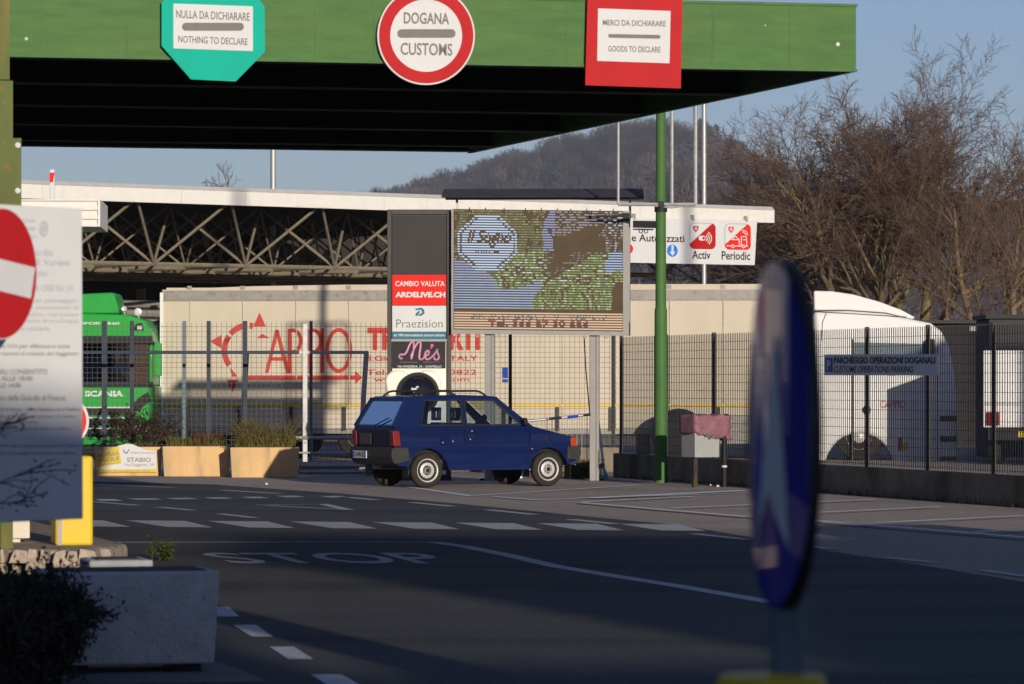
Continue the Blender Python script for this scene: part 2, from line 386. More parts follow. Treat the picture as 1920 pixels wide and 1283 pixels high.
for L, w in (([(176, 909.5), (325, 915)], .16), ([(415, 920), (525, 926.5)], .16), ([(176, 942), (258, 948.5)], .14), ([(298, 952), (362, 958)], .14), ([(412, 964.5), (477, 972)], .14), ([(640, 932.5), (706, 938.5)], .16), ([(770, 943), (848, 950.5)], .16), ([(915, 957), (1002, 966)], .16), ([(1070, 975), (1152, 983.5)], .16), ([(1300, 1002), (1402, 1013)], .14), ([(1520, 1026), (1560, 1031)], .14), ([(1655, 1046), (1752, 1056.5)], .14), ([(1840, 1071), (1960, 1087)], .14)): ribbon(mb, L, w)
struct(mb.build('edge_line_dashes', M['road_white']))
mb = MB(); ribbon(mb, [(480, 948), (606, 946.5), (655, 957.5)], .15); ribbon(mb, [(500, 949.5), (655, 957.5)], .12, ZM + .003); struct(mb.build('yield_triangle', M['road_white']))
mb = MB()
zz = 0
for L, w in (([(735, 909.5), (885, 931)], .14), ([(888, 930.5), (1195, 911)], .14), ([(925, 933), (1012, 939.5)], .13), ([(1014, 939), (1400, 926), (1470, 923)], .13), ([(1100, 936.5), (1400, 922)], .35), ([(1086, 945), (1400, 972)], .13), ([(1092, 944.5), (1300, 934)], .13), ([(1260, 956.5), (1640, 940)], .12), ([(1420, 973), (1540, 965), (1765, 954)], .12), ([(1400, 972), (1540, 982), (1920, 1013), (2000, 1020)], .13), ([(1620, 987), (1920, 972)], .12), ([(1830, 1004), (1990, 994)], .12)):
    zz += .003; ribbon(mb, L, w, .004 + zz)
struct(mb.build('parking_lines', M['bay_white']))

# ------------------------------------------------------------------ border canopy with its three signs
U = Vector((.9757, .2182, 0)); V = Vector((-.269, .963, 0))
CP = Pl(1605, 37.0, math.degrees(math.atan2(.2182, .9757)))
zb = CP.xz(1605, 135)[1]; zt = zb + .627
can = on(CP, 'border_canopy', 'huge green flat canopy roof over the border lanes, coloured near black underneath for shade', 'canopy')
ca_, sa_ = math.cos(CP.a), math.sin(CP.a)
vx = V.x * ca_ + V.y * sa_; vy = -V.x * sa_ + V.y * ca_          # depth direction in the canopy's own frame
def cpt(x, d, z): return (x + vx * d, vy * d, z)
XL, DD = -15.0, 13.7
mb = MB()
for d0, d1 in ((0, .06),):
    mb.hexa([cpt(XL, d0, zb), cpt(0, d0, zb), cpt(0, d1, zb), cpt(XL, d1, zb)], [cpt(XL, d0, zt), cpt(0, d0, zt), cpt(0, d1, zt), cpt(XL, d1, zt)])
mb.hexa([cpt(-.06, .063, zb), cpt(0, .063, zb), cpt(0, DD, zb), cpt(-.06, DD, zb)], [cpt(-.06, .063, zt), cpt(0, .063, zt), cpt(0, DD, zt), cpt(-.06, DD, zt)])
mb.build('fascia', M['green_paint'], can)
mb = MB()
for px in (78, 236, 590, 700, 1062, 1335, 1338, 1480): x = CP.x(px); mb.hexa([cpt(x, -.004, zb + .01), cpt(x + .012, -.004, zb + .01), cpt(x + .012, -.001, zb + .01), cpt(x, -.001, zb + .01)], [cpt(x, -.004, zt - .01), cpt(x + .012, -.004, zt - .01), cpt(x + .012, -.001, zt - .01), cpt(x, -.001, zt - .01)])
x0_ = CP.x(0)
for z in (zb, zt - .025): mb.hexa([cpt(XL, -.014, z), cpt(.01, -.014, z), cpt(.01, -.001, z), cpt(XL, -.001, z)], [cpt(XL, -.014, z + .025), cpt(.01, -.014, z + .025), cpt(.01, -.001, z + .025), cpt(XL, -.001, z + .025)])
mb.build('fascia_joint', M['green_post'], can)
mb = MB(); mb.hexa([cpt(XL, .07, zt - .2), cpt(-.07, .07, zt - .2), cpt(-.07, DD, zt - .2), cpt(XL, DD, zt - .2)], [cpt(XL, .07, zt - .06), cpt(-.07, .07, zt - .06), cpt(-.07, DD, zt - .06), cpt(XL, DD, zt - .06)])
mb.build('roof_deck', M['shade_steel'], can)
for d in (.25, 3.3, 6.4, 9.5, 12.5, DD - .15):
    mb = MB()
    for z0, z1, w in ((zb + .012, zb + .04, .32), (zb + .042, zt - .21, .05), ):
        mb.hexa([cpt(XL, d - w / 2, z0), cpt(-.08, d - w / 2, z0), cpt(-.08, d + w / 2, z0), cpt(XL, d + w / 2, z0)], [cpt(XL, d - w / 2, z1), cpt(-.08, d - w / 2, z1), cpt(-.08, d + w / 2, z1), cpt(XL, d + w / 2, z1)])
    mb.build('beam', M['shade_steel'], can)
mb = MB()
for k in range(9):
    x = -1.2 - k * 1.6
    for d in (3.4, 6.6, 9.8):
        mb.bar(cpt(x, d - 2.9, zb + .1), cpt(x + .9, d - .3, zb + .3), .05, .05)
mb.build('bracing', M['shade_steel'], can)
# column at the left on its island
cx0, cx1 = CP.x(-42), CP.x(17)
mb = MB(); mb.box(cx0, cx1, -.05, .28, CP.xz(0, 150)[1], zt - .02)
mb.box(cx0 - .02, CP.x(23), -.06, .30, .16, CP.xz(0, 152)[1])
mb.build('column', M['green_rust'], can)
mb = MB(); mb.box(cx0 - .05, CP.x(38), -.10, -.063, 2.1, CP.xz(0, 260)[1]); mb.build('column_plate', M['green_rust'], can)
for py in (274, 359): 
    x, z = CP.xz(31, py); MB().lathe([(.018, 0), (.028, .004), (.026, .018), (.012, .026)], 12, Matrix.Translation((x, -.10, z)) @ Matrix.Rotation(R(90), 4, 'X')).build('bolt', M['sign_white'], can)

def sign_on_canopy(name, label, px):
    pl = Pl(px, CP.o.y + CP.x(px) * CP.dy - .07, CP.deg); return pl, on(pl, name, label, 'sign', 'customs signs hung on the green canopy edge')
pl, t = sign_on_canopy('customs_sign', 'teal octagonal sign reading NULLA DA DICHIARARE, NOTHING TO DECLARE', 400)
mb = MB(); mb.prism(pl.pts([(303, 5), (303, 86), (358, 149), (442, 153), (497, 97), (496, 12), (440, -55), (358, -57)]), 0, .04); mb.build('panel', M['teal'], t)
mb = MB(); mb.prism(pl.pts(rect(325, 7, 474, 91, .035)), -.006, -.001); mb.build('text_plate', M['sign_white'], t)
mb = MB(); text(mb, pl, 'NULLA DA DICHIARARE', 330, 19, 468, 34, -.009, slope=.04, bold=.012); text(mb, pl, 'NOTHING TO DECLARE', 334, 67, 464, 80, -.009, slope=.04, bold=.012); mb.build('lettering', M['sign_grey'], t)
mb = MB(); mb.face(pl.pts(rrect(341, 43, 457, 58, 7.4)), -.009); mb.build('bar', M['sign_grey'], t)
pl, t = sign_on_canopy('customs_sign', 'round red ringed sign reading DOGANA CUSTOMS', 800)
mb = MB(); mb.prism(pl.pts(ell(799, 67, 91.5, 92.5, 64)), 0, .04); mb.build('panel', M['sign_white'], t)
o_, i_ = pl.pts(ell(799, 67, 88.5, 89.5, 64)), pl.pts(ell(799, 67, 67.5, 68, 64))
mb = MB(); mb.add([(x, -.004, z) for x, z in o_ + i_], [((k + 1) % 64, k, 64 + k, 64 + (k + 1) % 64) for k in range(64)]); mb.build('red_ring', M['sign_red'], t)
mb = MB(); text(mb, pl, 'DOGANA', 757, 23, 842, 44.5, -.005, slope=.02, bold=.015); text(mb, pl, 'CUSTOMS', 751, 80, 848, 103, -.005, slope=.02, bold=.012); mb.build('lettering', M['sign_grey'], t)
mb = MB(); mb.face(pl.pts(rrect(745, 55, 854, 71, 7.8)), -.005); mb.build('bar', M['sign_grey'], t)
pl, t = sign_on_canopy('customs_sign', 'square red sign reading MERCI DA DICHIARARE, GOODS TO DECLARE', 1190)
mb = MB(); mb.prism(pl.pts([(1102, -20), (1280, -15), (1276.5, 166), (1097.5, 160)]), 0, .04); mb.build('panel', M['sign_red'], t)
mb = MB(); mb.prism(pl.pts([(1121, 16), (1257, 21), (1255, 119), (1119.5, 114.5)]), -.006, -.001); mb.build('text_plate', M['sign_white'], t)
mb = MB(); text(mb, pl, 'MERCI DA DICHIARARE', 1130, 37, 1248, 48, -.009, slope=.02, bold=.012); text(mb, pl, 'GOODS TO DECLARE', 1140, 86, 1238, 97, -.009, slope=.02, bold=.012); mb.build('lettering', M['sign_grey'], t)
mb = MB(); mb.face(pl.pts([(x, y + (x - 1140) * .02) for x, y in rrect(1140, 64, 1238, 71, 3.4)]), -.009); mb.build('bar', M['sign_grey'], t)

# island under the column with its stone edge, yellow post, cabinet, round sign
mb = MB()
isl = [(-9, 34.6), (-3.9, 34.9), (-3.55, 35.4), (-3.5, 36.4), (-4.2, 39), (-7, 50), (-12, 50)]
top = [(x, y, .2) for x, y in isl]; n = len(isl)
mb.add([(x, y, 0) for x, y in isl] + top, [tuple(range(n, 2 * n))] + [(i, (i + 1) % n, n + (i + 1) % n, n + i) for i in range(n)])
o = mb.build('stone_island', M['stone'], bevel=.05); tag(o, 'raised traffic island edged with rough brown stone', 'traffic island')
sb = MB(); rr = random.Random(3); x = -5.5
while x < -3.65:
    for z0, hh_ in ((.004, .12), (.10, .11)):
        w = rr.uniform(.07, .19); J = lambda: rr.uniform(-.018, .018); y0 = 34.60 + rr.uniform(-.03, .03)
        sb.hexa([(x + J(), y0 + J(), z0), (x + w + J(), y0 + J(), z0), (x + w, 35.0, z0), (x, 35.0, z0)], [(x + .02 + J(), y0 + .03 + J(), z0 + hh_ + J()), (x + w - .02 + J(), y0 + .03 + J(), z0 + hh_ + J()), (x + w - .01, 35.0, z0 + hh_), (x + .01, 35.0, z0 + hh_)])
    x += rr.uniform(.08, .15)
o = sb.build('edge_stones', M['stone'], bevel=.02); tag(o, 'row of rough lit stones along the front of the traffic island', 'stones')
YP = Pl(135, 36.0, 14)
t = on(YP, 'yellow_marker_post', 'thick yellow plastic marker post with a grey strip on the stone island', 'bollard')
x0, x1 = YP.x(104), YP.x(175); zt_ = YP.xz(160, 855)[1]
mb = MB(); mb.box(x0, x1, 0, .35, .19, zt_); mb.build('body', M['yellow'], t, bevel=.03, seg=3)
mb = MB(); mb.box(YP.x(108), YP.x(116), -.006, .0, .2, zt_ - .05); mb.build('reflective_strip', M['grey_metal'], t)
RS = Pl(120, 36.9, 5)
t = on(RS, 'round_sign', 'small round red sign with white rim peeking out behind the notice board', 'sign')
mb = MB(); mb.prism(RS.pts(ell(119, 790, 48, 49, 40)), 0, .02); mb.build('panel', M['sign_white'], t)
mb = MB(); mb.face(RS.pts(ell(119, 790, 43, 44, 40)), -.004); mb.build('red_disc', M['swiss_red'], t)
mb = MB(); mb.tube([(0, .05, .19), (0, .05, RS.xz(119, 760)[1])], .03); mb.build('post', M['galv'], t)
CB = Pl(32, 36.6, 8)
t = on(CB, 'small_cabinet', 'small cream utility cabinet on a stub foot on the island', 'cabinet')
z0, z1 = CB.xz(30, 1010)[1], CB.xz(30, 940)[1]
mb = MB(); mb.box(CB.x(10), CB.x(56), 0, .2, z0, z1); mb.build('body', M['wall_cream'], t, bevel=.01)
mb = MB(); mb.box(-.05, .03, .05, .15, .19, z0); mb.build('foot', M['wall_cream'], t)

# ------------------------------------------------------------------ notice board and no-entry sign, near left
BD = Pl(0, 18.8, 50)
t = on(BD, 'notice_board', 'tall white customs notice board with grey Italian text on a dark post', 'notice board')
mb = MB(); mb.prism(BD.pts([(-90, 378), (154, 392), (156, 973), (-90, 984)]), 0, .03); mb.build('panel', M['sign_white'], t, bevel=.004)
mb = MB(); mb.box(BD.x(-14), BD.x(9), .032, .10, 0, 2.4); mb.build('post', M['black'], t)
mb = MB()
y = -.004
for s, a, b, c, d in (('AGENZIA', 5, 410, 66, 417), ('DOGANE', 5, 425, 66, 432), ('MONOPOLI', 5, 440, 66, 447)): text(mb, BD, s, a, b, c, d, y, bold=.01)
text(mb, BD, 'Direzione Lombardia', -50, 466, 98, 480, y, bold=0); text(mb, BD, 'Ufficio Monopoli di Varese', -70, 485, 130, 502, y, bold=0); text(mb, BD, 'Gaggiolo', 25, 505, 88, 522, y, bold=0)
text(mb, BD, 'APERTO 24 ORE SU 24', 5, 534, 136, 546, y, bold=0)
for s, a, b, c in (('Il valico autorizzato nel passaggio', -90, 560, 146), ('delle persone munite di documenti di', -90, 573, 146), ('identita in corso di validita, nel paese', -90, 586, 146), ('extracomunitario dalla franchigia', -90, 598, 146), ('visiera valutaria', 10, 611, 92)): text(mb, BD, s, a, b, c, b + 9, y, bold=0)
mb.build('faint_lettering', M['ink_faint'], t)
mb = MB()
for s, a, b, c in (('E tutti i giorni h24 per effettuare tutte', -60, 645, 130), ('operazioni doganali inerenti al transito dei viaggiatori', -90, 659, 146)): text(mb, BD, s, a, b, c, b + 10, y, bold=0)
text(mb, BD, 'COMMERCIALI CONSENTITO', -60, 692, 88, 702, y, bold=.01); text(mb, BD, '08:00 ALLE 18:00', -30, 705, 60, 714, y, bold=.01); text(mb, BD, 'SABATO ALLE 14:00', -60, 718, 38, 727, y, bold=.01)
text(mb, BD, 'Cartello a cura della Guardia di Finanza', -60, 740, 122, 751, y, bold=0)
text(mb, BD, 'Agenzie Dogane e Monopoli di Varese - Ufficio Relazioni con il Pubblico', -90, 764, 150, 773, y, bold=.01)
for b, c in ((777, 142), (788, 70), (800, 132), (832, 150), (846, 140)): text(mb, BD, 'Dogana di Gaggiolo via Lugano presso il valico', -90, b, c, b + 8, y, bold=0)
mb.build('lettering', M['ink_grey'], t)
mb = MB(); e = ell(81, 429, 8, 15, 24); e2 = ell(81, 429, 5, 10, 24)
mb.add([(x, y, z) for x, z in BD.pts(e) + BD.pts(e2)], [((k + 1) % 24, k, 24 + k, 24 + (k + 1) % 24) for k in range(24)]); mb.face(BD.pts(ell(81, 429, 3, 7, 12)), y); mb.build('emblem', M['ink_faint'], t)
NE = Pl(3, 18.2, 60)
t = on(NE, 'no_entry_sign', 'red round no entry sign with a tilted white bar before the notice board', 'sign')
mb = MB(); mb.prism(NE.pts(ell(3, 513, 66, 124, 56)), 0, .02); mb.build('panel', M['sign_white'], t)
mb = MB(); mb.face(NE.pts(ell(3, 513, 64.5, 121.5, 56)), -.003); mb.build('red_disc', M['sign_red'], t)
mb = MB(); mb.face(NE.pts([(-50, 474), (64, 502), (56, 560), (-50, 534)]), -.006); mb.build('white_bar', M['sign_white'], t)
mb = MB(); mb.tube([(NE.x(-24), .06, 0), (NE.x(-24), .06, 2.5)], .03); mb.build('post', M['galv'], t)

# ------------------------------------------------------------------ grey concrete planters, near left
CPL = Pl(413, 22.9, 14)
def planter(name, label, pl, w, h, d, m, cat='planter', group=None, rim=.07):
    t = on(pl, name, label, cat, group)
    mb = MB()
    mb.hexa([(-w + .03, .02, .0), (-.03, .02, .0), (-.03, d - .02, .0), (-w + .03, d - .02, .0)], [(-w, 0, h), (0, 0, h), (0, d, h), (-w, d, h)])
    o = mb.build('trough', m, t, bevel=.018, seg=3)
    mb = MB(); mb.box(-w + rim, -rim, rim, d - rim, h - .02, h + .006); mb.build('soil', M['hill_soil'], t)
    return t
w = CPL.xz(413, 1250)[0] - CPL.x(95)
t = planter('concrete_planter', 'large grey concrete planter in shade at the near left', CPL, 1.0, CPL.xz(413, 1079)[1] - .03, .62, M['concrete'], 'planter', 'grey concrete planters')
t.location.z = .055
mb = MB(); mb.box(-.9, -.75, .06, .5, -.05, -.002); mb.box(-.25, -.10, .06, .5, -.05, -.002); mb.build('foot', M['black'], t)
o = MB().box(-1.6, .13, -.75, .75, 0, .004).build('paved_strip', M['kerb'], loc=CPL.o + Vector((0, 0, .006)), rotz=CPL.a); struct(o)
p2 = Pl(288, 26.0, 14)
t = planter('concrete_planter', 'second grey concrete planter mostly hidden behind the nearest one', p2, .42, p2.xz(288, 1050)[1], .5, M['concrete'], 'planter', 'grey concrete planters')

def twigs(mb, p, d, L, r, lev, rr, leaf=None, lsize=.03, spread=.6, up=0.0, thin=.0025):
    n = 4; pts = [Vector(p)]; d = Vector(d).normalized(); kids = []
    for i in range(n):
        d = (d + Vector((rr.gauss(0, .2), rr.gauss(0, .2), rr.gauss(0, .2) + up))).normalized(); pts.append(pts[-1] + d * L / n); kids.append((pts[-1], d))
    mb.tube(pts, [max(thin, r * (1 - .2 * i)) for i in range(n + 1)], 4, 0)
    for q, dd in kids:
        if lev > 0:
            for _ in range(2):
                nd = (dd + Vector((rr.gauss(0, spread), rr.gauss(0, spread), rr.gauss(0, spread)))).normalized()
                twigs(mb, q, nd, L * .6, r * .55, lev - 1, rr, leaf, lsize, spread, up, thin)
        elif leaf is not None:
            for _ in range(leaf):
                c = q + Vector((rr.gauss(0, .02), rr.gauss(0, .02), rr.gauss(0, .02)))
                a = Vector((rr.gauss(0, 1), rr.gauss(0, 1), rr.gauss(0, 1))).normalized() * lsize; b = a.cross(Vector((rr.gauss(0, 1), rr.gauss(0, 1), 1))).normalized() * lsize * .45
                mb.add([c - a, c + b, c + a, c - b], [(0, 1, 2, 3)], 1)
rr = random.Random(11)
mb = MB()
for k in range(95):
    y_ = rr.uniform(20.0, 22.6); px_ = rr.uniform(-110, 62)
    b = Vector(((px_ - CX) / F * y_, y_, .0)); h = rr.uniform(.24, .42)
    twigs(mb, b, (rr.gauss(.05, .18), rr.gauss(0, .2), 1), h, .009, 2, rr, 2, .022, .4)
for k in range(14):
    y_ = rr.uniform(21.4, 22.3); px_ = rr.uniform(60, 128); b = Vector(((px_ - CX) / F * y_, y_, .0))
    twigs(mb, b, (rr.gauss(.05, .12), 0, 1), rr.uniform(.26, .40), .008, 2, rr, 2, .018, .32)
o = mb.build('dark_shrub', [M['leaf_dark'], M['leaf_dark']]); tag(o, 'dark tangled leafy shrub in shade in the bottom left corner', 'shrub')
mb = MB()
for px, py, L in ((-25, 918, .26), (-22, 945, .20), (-30, 805, .15)):
    p = Pl(px, 17.6, 0); b = p.o + Vector((0, 0, p.xz(px, py)[1]))
    twigs(mb, b, (1, 0, rr.uniform(-.1, .2)), L, .004, 1, rr, 1, .011, .28, thin=.0022)
    mb.tube([b, b + Vector((-.12, 0, -.3)), Vector((b.x - .12, b.y, 0))], .012, 5)
o = mb.build('thin_shrub', [M['leaf_dark'], M['leaf_dark']]); tag(o, 'thin bare twigs reaching across the bottom of the notice board', 'shrub')
mb = MB()
for k in range(5): twigs(mb, gnd(282 + rr.uniform(-12, 12), 1060, .0) + Vector((0, .8, .0)), (rr.gauss(0, .3), rr.gauss(0, .3), 1), .15, .005, 1, rr, 3, .018, .5)
o = mb.build('small_weed', [M['stalk'], M['leaf_green']]); tag(o, 'small green weed growing beside the hidden concrete planter', 'plant')

# ------------------------------------------------------------------ blue round sign on a yellow bollard, near right
BS = Pl(1461, 7.05, -83)
t = on(BS, 'blue_arrow_sign', 'blue round mandatory arrow sign seen almost edge-on, on a grey pole', 'sign')
def disc_pts(cx, cy, rx, ry, n): return ell(cx, cy, rx, ry, n)
rz = .306; zc = BS.xz(1466, 817)[1]
mb = MB(); N = 64; rings = 9
def bow(x): return .012 * ((x / rz) ** 2 - 1)
vs = [(0, bow(0), zc)]
for i in range(1, rings + 1):
    for k in range(N):
        x = rz * i / rings * math.cos(2 * math.pi * k / N); z = zc + rz * i / rings * math.sin(2 * math.pi * k / N); vs.append((x, bow(x), z))
fs = [(0, 1 + k, 1 + (k + 1) % N) for k in range(N)]
for i in range(rings - 1):
    a = 1 + i * N; b = a + N
    fs += [(a + k, b + k, b + (k + 1) % N, a + (k + 1) % N) for k in range(N)]
mb.add(vs, fs); mb.build('face', M['blue_sign'], t, smooth=60)
mb = MB()
mb.lathe([(rz + .001, -.002), (rz + .003, .003), (rz + .003, .016), (rz - .012, .018), (rz - .012, .012)], 64, Matrix.Translation((0, 0, zc)) @ Matrix.Rotation(R(-90), 4, 'X'))
mb.build('rim', M['black_trim'], t, smooth=40)
mb = MB(); mb.lathe([(rz - .002, .011), (0.0001, .012)], 48, Matrix.Translation((0, 0, zc)) @ Matrix.Rotation(R(-90), 4, 'X')); mb.build('back_plate', M['grey_metal'], t)
ar = [(-.155, -.19), (-.03, -.10), (.155, -.20), (.085, .03), (.03, .19), (-.05, .03)]
mb = MB()
tri = []
def sub(P):  # thin slices so that the print follows the bowed sheet
    out = []
    for i in range(24):
        xa, xb = -.155 + .31 * i / 24, -.155 + .31 * (i + 1) / 24
        out.append((xa, xb))
    return out
def zrange(P, x):
    zs = []
    for i in range(len(P)):
        a, b = P[i], P[(i + 1) % len(P)]
        if (a[0] - x) * (b[0] - x) <= 0 and a[0] != b[0]: zs.append(a[1] + (b[1] - a[1]) * (x - a[0]) / (b[0] - a[0]))
    return (min(zs), max(zs)) if zs else None
for xa, xb in sub(ar):
    A, B = zrange(ar, max(xa, -.1549)), zrange(ar, min(xb, .1549))
    if A and B and xb <= .1551 and xa >= -.1551: mb.add([(xa, bow(xa) - .002, zc + A[0]), (xb, bow(xb) - .002, zc + B[0]), (xb, bow(xb) - .002, zc + B[1]), (xa, bow(xa) - .002, zc + A[1])], [(0, 1, 2, 3)])
mb.build('arrow', M['sign_white'], t)
mb = MB(); mb.tube([(-.15, .043, 1.10), (-.15, .043, zc + .27)], .032, 20); mb.build('pole', M['grey_post'], t, smooth=40)
for z in (zc + .2, zc - .2): MB().box(-.20, -.10, .020, .03, z - .02, z + .02).build('clamp', M['galv'], t)
mb = MB(); mb.lathe([(.16, 0), (.16, .05), (.115, .07), (.105, 1.10), (.094, 1.142), (.035, 1.147), (.0001, 1.149)], 28, Matrix.Translation((-.15, .015, 0))); mb.build('yellow_base', M['yellow_dull'], t, smooth=40)

# ------------------------------------------------------------------ tan planters with plants
def tuft(mb, x0, x1, y0, y1, z, n, h, rr, lean=.25, w=.006, mi=0, mi2=None):
    for _ in range(n):
        b = Vector((rr.uniform(x0, x1), rr.uniform(y0, y1), z)); L = h * rr.uniform(.45, 1)
        d = Vector((rr.gauss(0, lean), rr.gauss(0, lean), 1)).normalized() * L; s = Vector((rr.uniform(-1, 1), rr.uniform(-1, 1), 0)).normalized() * w
        m2 = b + d * .6 + Vector((0, 0, .02)); e = b + d + Vector((d.x * .25, d.y * .25, -.05 * L))
        mb.add([b - s, b + s, m2 + s * .8, m2 - s * .8, e], [(0, 1, 2, 3), (3, 2, 4)], mi)
tan = []
for (xa, xb, ya, yb), lab in (((176, 301, 838, 893), 'tan planter carrying the MUTUO FACILE sign, leftmost of the three'), ((304, 429, 837, 894), 'middle tan concrete planter of the row, blank front'), ((431, 560, 839, 896), 'tan concrete planter at the right end of the row, stained front')):
    p = Pl(xb, F * EYE / (yb - HY), 2.0)
    wd = -p.x(xa); h = p.xz(xb, ya)[1]
    t = planter('tan_planter', lab, p, wd, h, .6, M['planter_tan'], 'planter', 'tan planters along the fence', .06)
    tan.append((p, wd, h))
rr = random.Random(5)
for i, ((p, wd, h), lab, cat) in enumerate(zip(tan, ('dark leafy weeds growing behind the MUTUO FACILE sign', 'short dry grass growing in the middle tan planter', 'tall brown dead stalks and grass in the right tan planter'), ('plant',) * 3)):
    mb = MB()
    if i == 0:
        for k in range(26): twigs(mb, (rr.uniform(-wd + .1, -.1), rr.uniform(.1, .5), h - .01), (rr.gauss(0, .3), 0, 1), rr.uniform(.25, .5), .006, 1, rr, 4, .03, .5, thin=.003)
        o = mb.build('planter_weeds', [M['stalk'], M['leaf_dark']])
    elif i == 1:
        tuft(mb, -wd + .08, -.08, .08, .52, h - .01, 900, .24, rr, .3)
        tuft(mb, -wd * .55, -.1, .1, .5, h - .01, 260, .36, rr, .3, mi=1)
        o = mb.build('planter_grass', [M['grass_dry'], M['stalk']])
    else:
        tuft(mb, -wd + .08, -.08, .08, .52, h - .01, 900, .27, rr, .35)
        for k in range(70): twigs(mb, (rr.uniform(-wd + .12, -.12), rr.uniform(.1, .5), h - .01), (rr.gauss(0, .3), rr.gauss(0, .2), 1), rr.uniform(.22, .42), .005, 1, rr, 1, .014, .5, thin=.003)
        o = mb.build('planter_stalks', [M['grass_dry'], M['stalk']])
    tag(o, lab, cat); o.location = p.o; o.rotation_euler = (0, 0, p.a)
p, wd, h = tan[0]
MF = Pl(301, p.o.y - .03, 2.0)
t = on(MF, 'planter_advert', 'yellow and white MUTUO FACILE advert board fixed to the left planter', 'advert')
arch = [(180, 848), (196, 846), (208, 842), (222, 836), (236, 832.5), (248, 833), (260, 838), (272, 844), (293, 845.5), (293, 886), (180, 886)]
mb = MB(); mb.prism(MF.pts(arch), 0, .012); mb.build('panel', M['sign_white'], t)
mb = MB(); mb.face(MF.pts([(181, 849), (196, 847), (208, 843), (222, 836.5), (228, 869), (181, 876.5)]), -.003); mb.face(MF.pts([(180.5, 880), (292.5, 880), (292.5, 886), (180.5, 886)]), -.003); mb.build('yellow_print', M['yellow'], t)
mb = MB(); text(mb, MF, 'MUTUO', 183, 851.5, 222, 858.5, -.006, slope=-.12, bold=.03); text(mb, MF, 'FACILE', 185, 860.5, 224, 867.5, -.006, slope=-.12, bold=.03); text(mb, MF, 'PER FRONTALIERI', 187, 870.5, 224, 873, -.006, slope=-.12, bold=0)
text(mb, MF, 'STABIO', 238, 858, 283, 866.5, -.006, bold=.02); text(mb, MF, 'Via Gaggiolo, 29', 233, 869, 288, 875.5, -.006, bold=.0); text(mb, MF, 'www.financialmutui.com', 192, 881.3, 281, 885, -.006, bold=.01); text(mb, MF, 'FINANCIALMUTUI', 245, 847.5, 291, 851, -.006, bold=0)
for q in stroke([(231, 843), (234, 849), (238, 850), (242, 843)], 2.2): mb.face(MF.pts(q), -.006)
mb.build('lettering', M['ink_grey'], t)

# ------------------------------------------------------------------ mesh fence behind the planters, gate frame, guard rail
FW = Pl(640, 74.0, 0)
t = on(FW, 'mesh_fence', 'dark wire mesh fence running behind the planters and the blue car', 'fence')
xa, xb = FW.x(-60), FW.x(1158); zt0 = FW.xz(640, 605)[1]; zb0 = .22
mb = MB(); n = int((xb - xa) / .092)
for k in range(n + 1): x = xa + k * .092; mb.box(x - .0032, x + .0032, -.0032, .0032, zb0, zt0)
k = 0; z = zb0
while z < zt0 + .01: mb.box(xa, xb, -.012, -.005, z - .0032, z + .0032); z += .095
mb.build('wire_panel', M['fence_wire'], t)
for px, m, w in ((195, 'blue_post', .09), (247, 'blue_post', .075), (345, 'grey_post', .06), (391, 'blue_post', .07), (459, 'blue_post', .085), (583, 'grey_metal', .06), (957, 'fence_post', .06), (1150, 'black', .07)):
    x = FW.x(px); mb = MB(); mb.box(x - w / 2, x + w / 2, .01, .07, 0, zt0 + .03); mb.build('post', M[m], t)
mb = MB(); mb.bar((FW.x(462), .1, zt0 - .55), (FW.x(446), .6, .0), .09); mb.build('brace', M['blue_post'], t)
o = MB().box(FW.x(560), FW.x(1162), .0, .25, 0, .2).box(FW.x(1000), FW.x(1160), -.25, -.003, 0, .46).build('fence_base_wall', M['concrete_wall'], loc=FW.o, bevel=.02)
tag(o, 'low lit concrete base wall under the mesh fence', 'wall')
GF = Pl(572, 72.6, 0)
t = on(GF, 'gate_frame', 'grey galvanised sliding gate frame with a long top rail', 'gate')
mb = MB(); x0, x1, xm = GF.x(60), GF.x(691), GF.x(560); z = GF.xz(572, 661)[1]; mb.box(xm + .003, x1, -.03, .03, z - .03, z + .03); mb.build('top_rail', M['galv'], t, bevel=.008)
mb = MB(); mb.box(x0, xm, -.03, .03, z - .03, z + .03); mb.build('top_rail', M['blue_post'], t, bevel=.008)  # same rail in slate blue, the colour stands for its shaded left length
mb = MB(); x = GF.x(572); mb.box(x - .045, x + .045, -.035, .035, 0, GF.xz(572, 606)[1]); mb.build('post', M['galv'], t, bevel=.01)
mb = MB(); mb.bar((GF.x(687), 0, z), (GF.x(676), 0, GF.xz(676, 745)[1] - .9), .09, .07); mb.build('leaning_post', M['galv'], t)
for py in (821, 849): zz_ = GF.xz(572, py)[1]; MB().tube([(GF.x(555), -.04, zz_), (GF.x(690), -.04, zz_)], .032 if py < 830 else .018, 8).build('lower_rail', M['galv'], t)
GR = Pl(620, 71.5, 0)
t = on(GR, 'guard_rail', 'short galvanised steel guard rail behind the blue car', 'guard rail')
z0, z1 = GR.xz(600, 889)[1], GR.xz(600, 866)[1]; h = z1 - z0
prof = [(0, z0), (-.05, z0 + h * .15), (-.05, z0 + h * .35), (0, z0 + h * .5), (-.05, z0 + h * .65), (-.05, z0 + h * .85), (0, z1), (.01, z1), (.01, z0)]
mb = MB(); a, b = GR.x(561), GR.x(720); n = len(prof)
mb.add([(a, y, z) for y, z in prof] + [(b, y, z) for y, z in prof], [tuple(range(n)), tuple(reversed(range(n, 2 * n)))] + [((i + 1) % n, i, n + i, n + (i + 1) % n) for i in range(n)]); mb.build('rail', M['galv'], t)
for px in (580, 700): mb = MB(); x = GR.x(px); mb.box(x - .05, x + .05, .012, .1, 0, z1 - .02); mb.build('post', M['galv'], t)

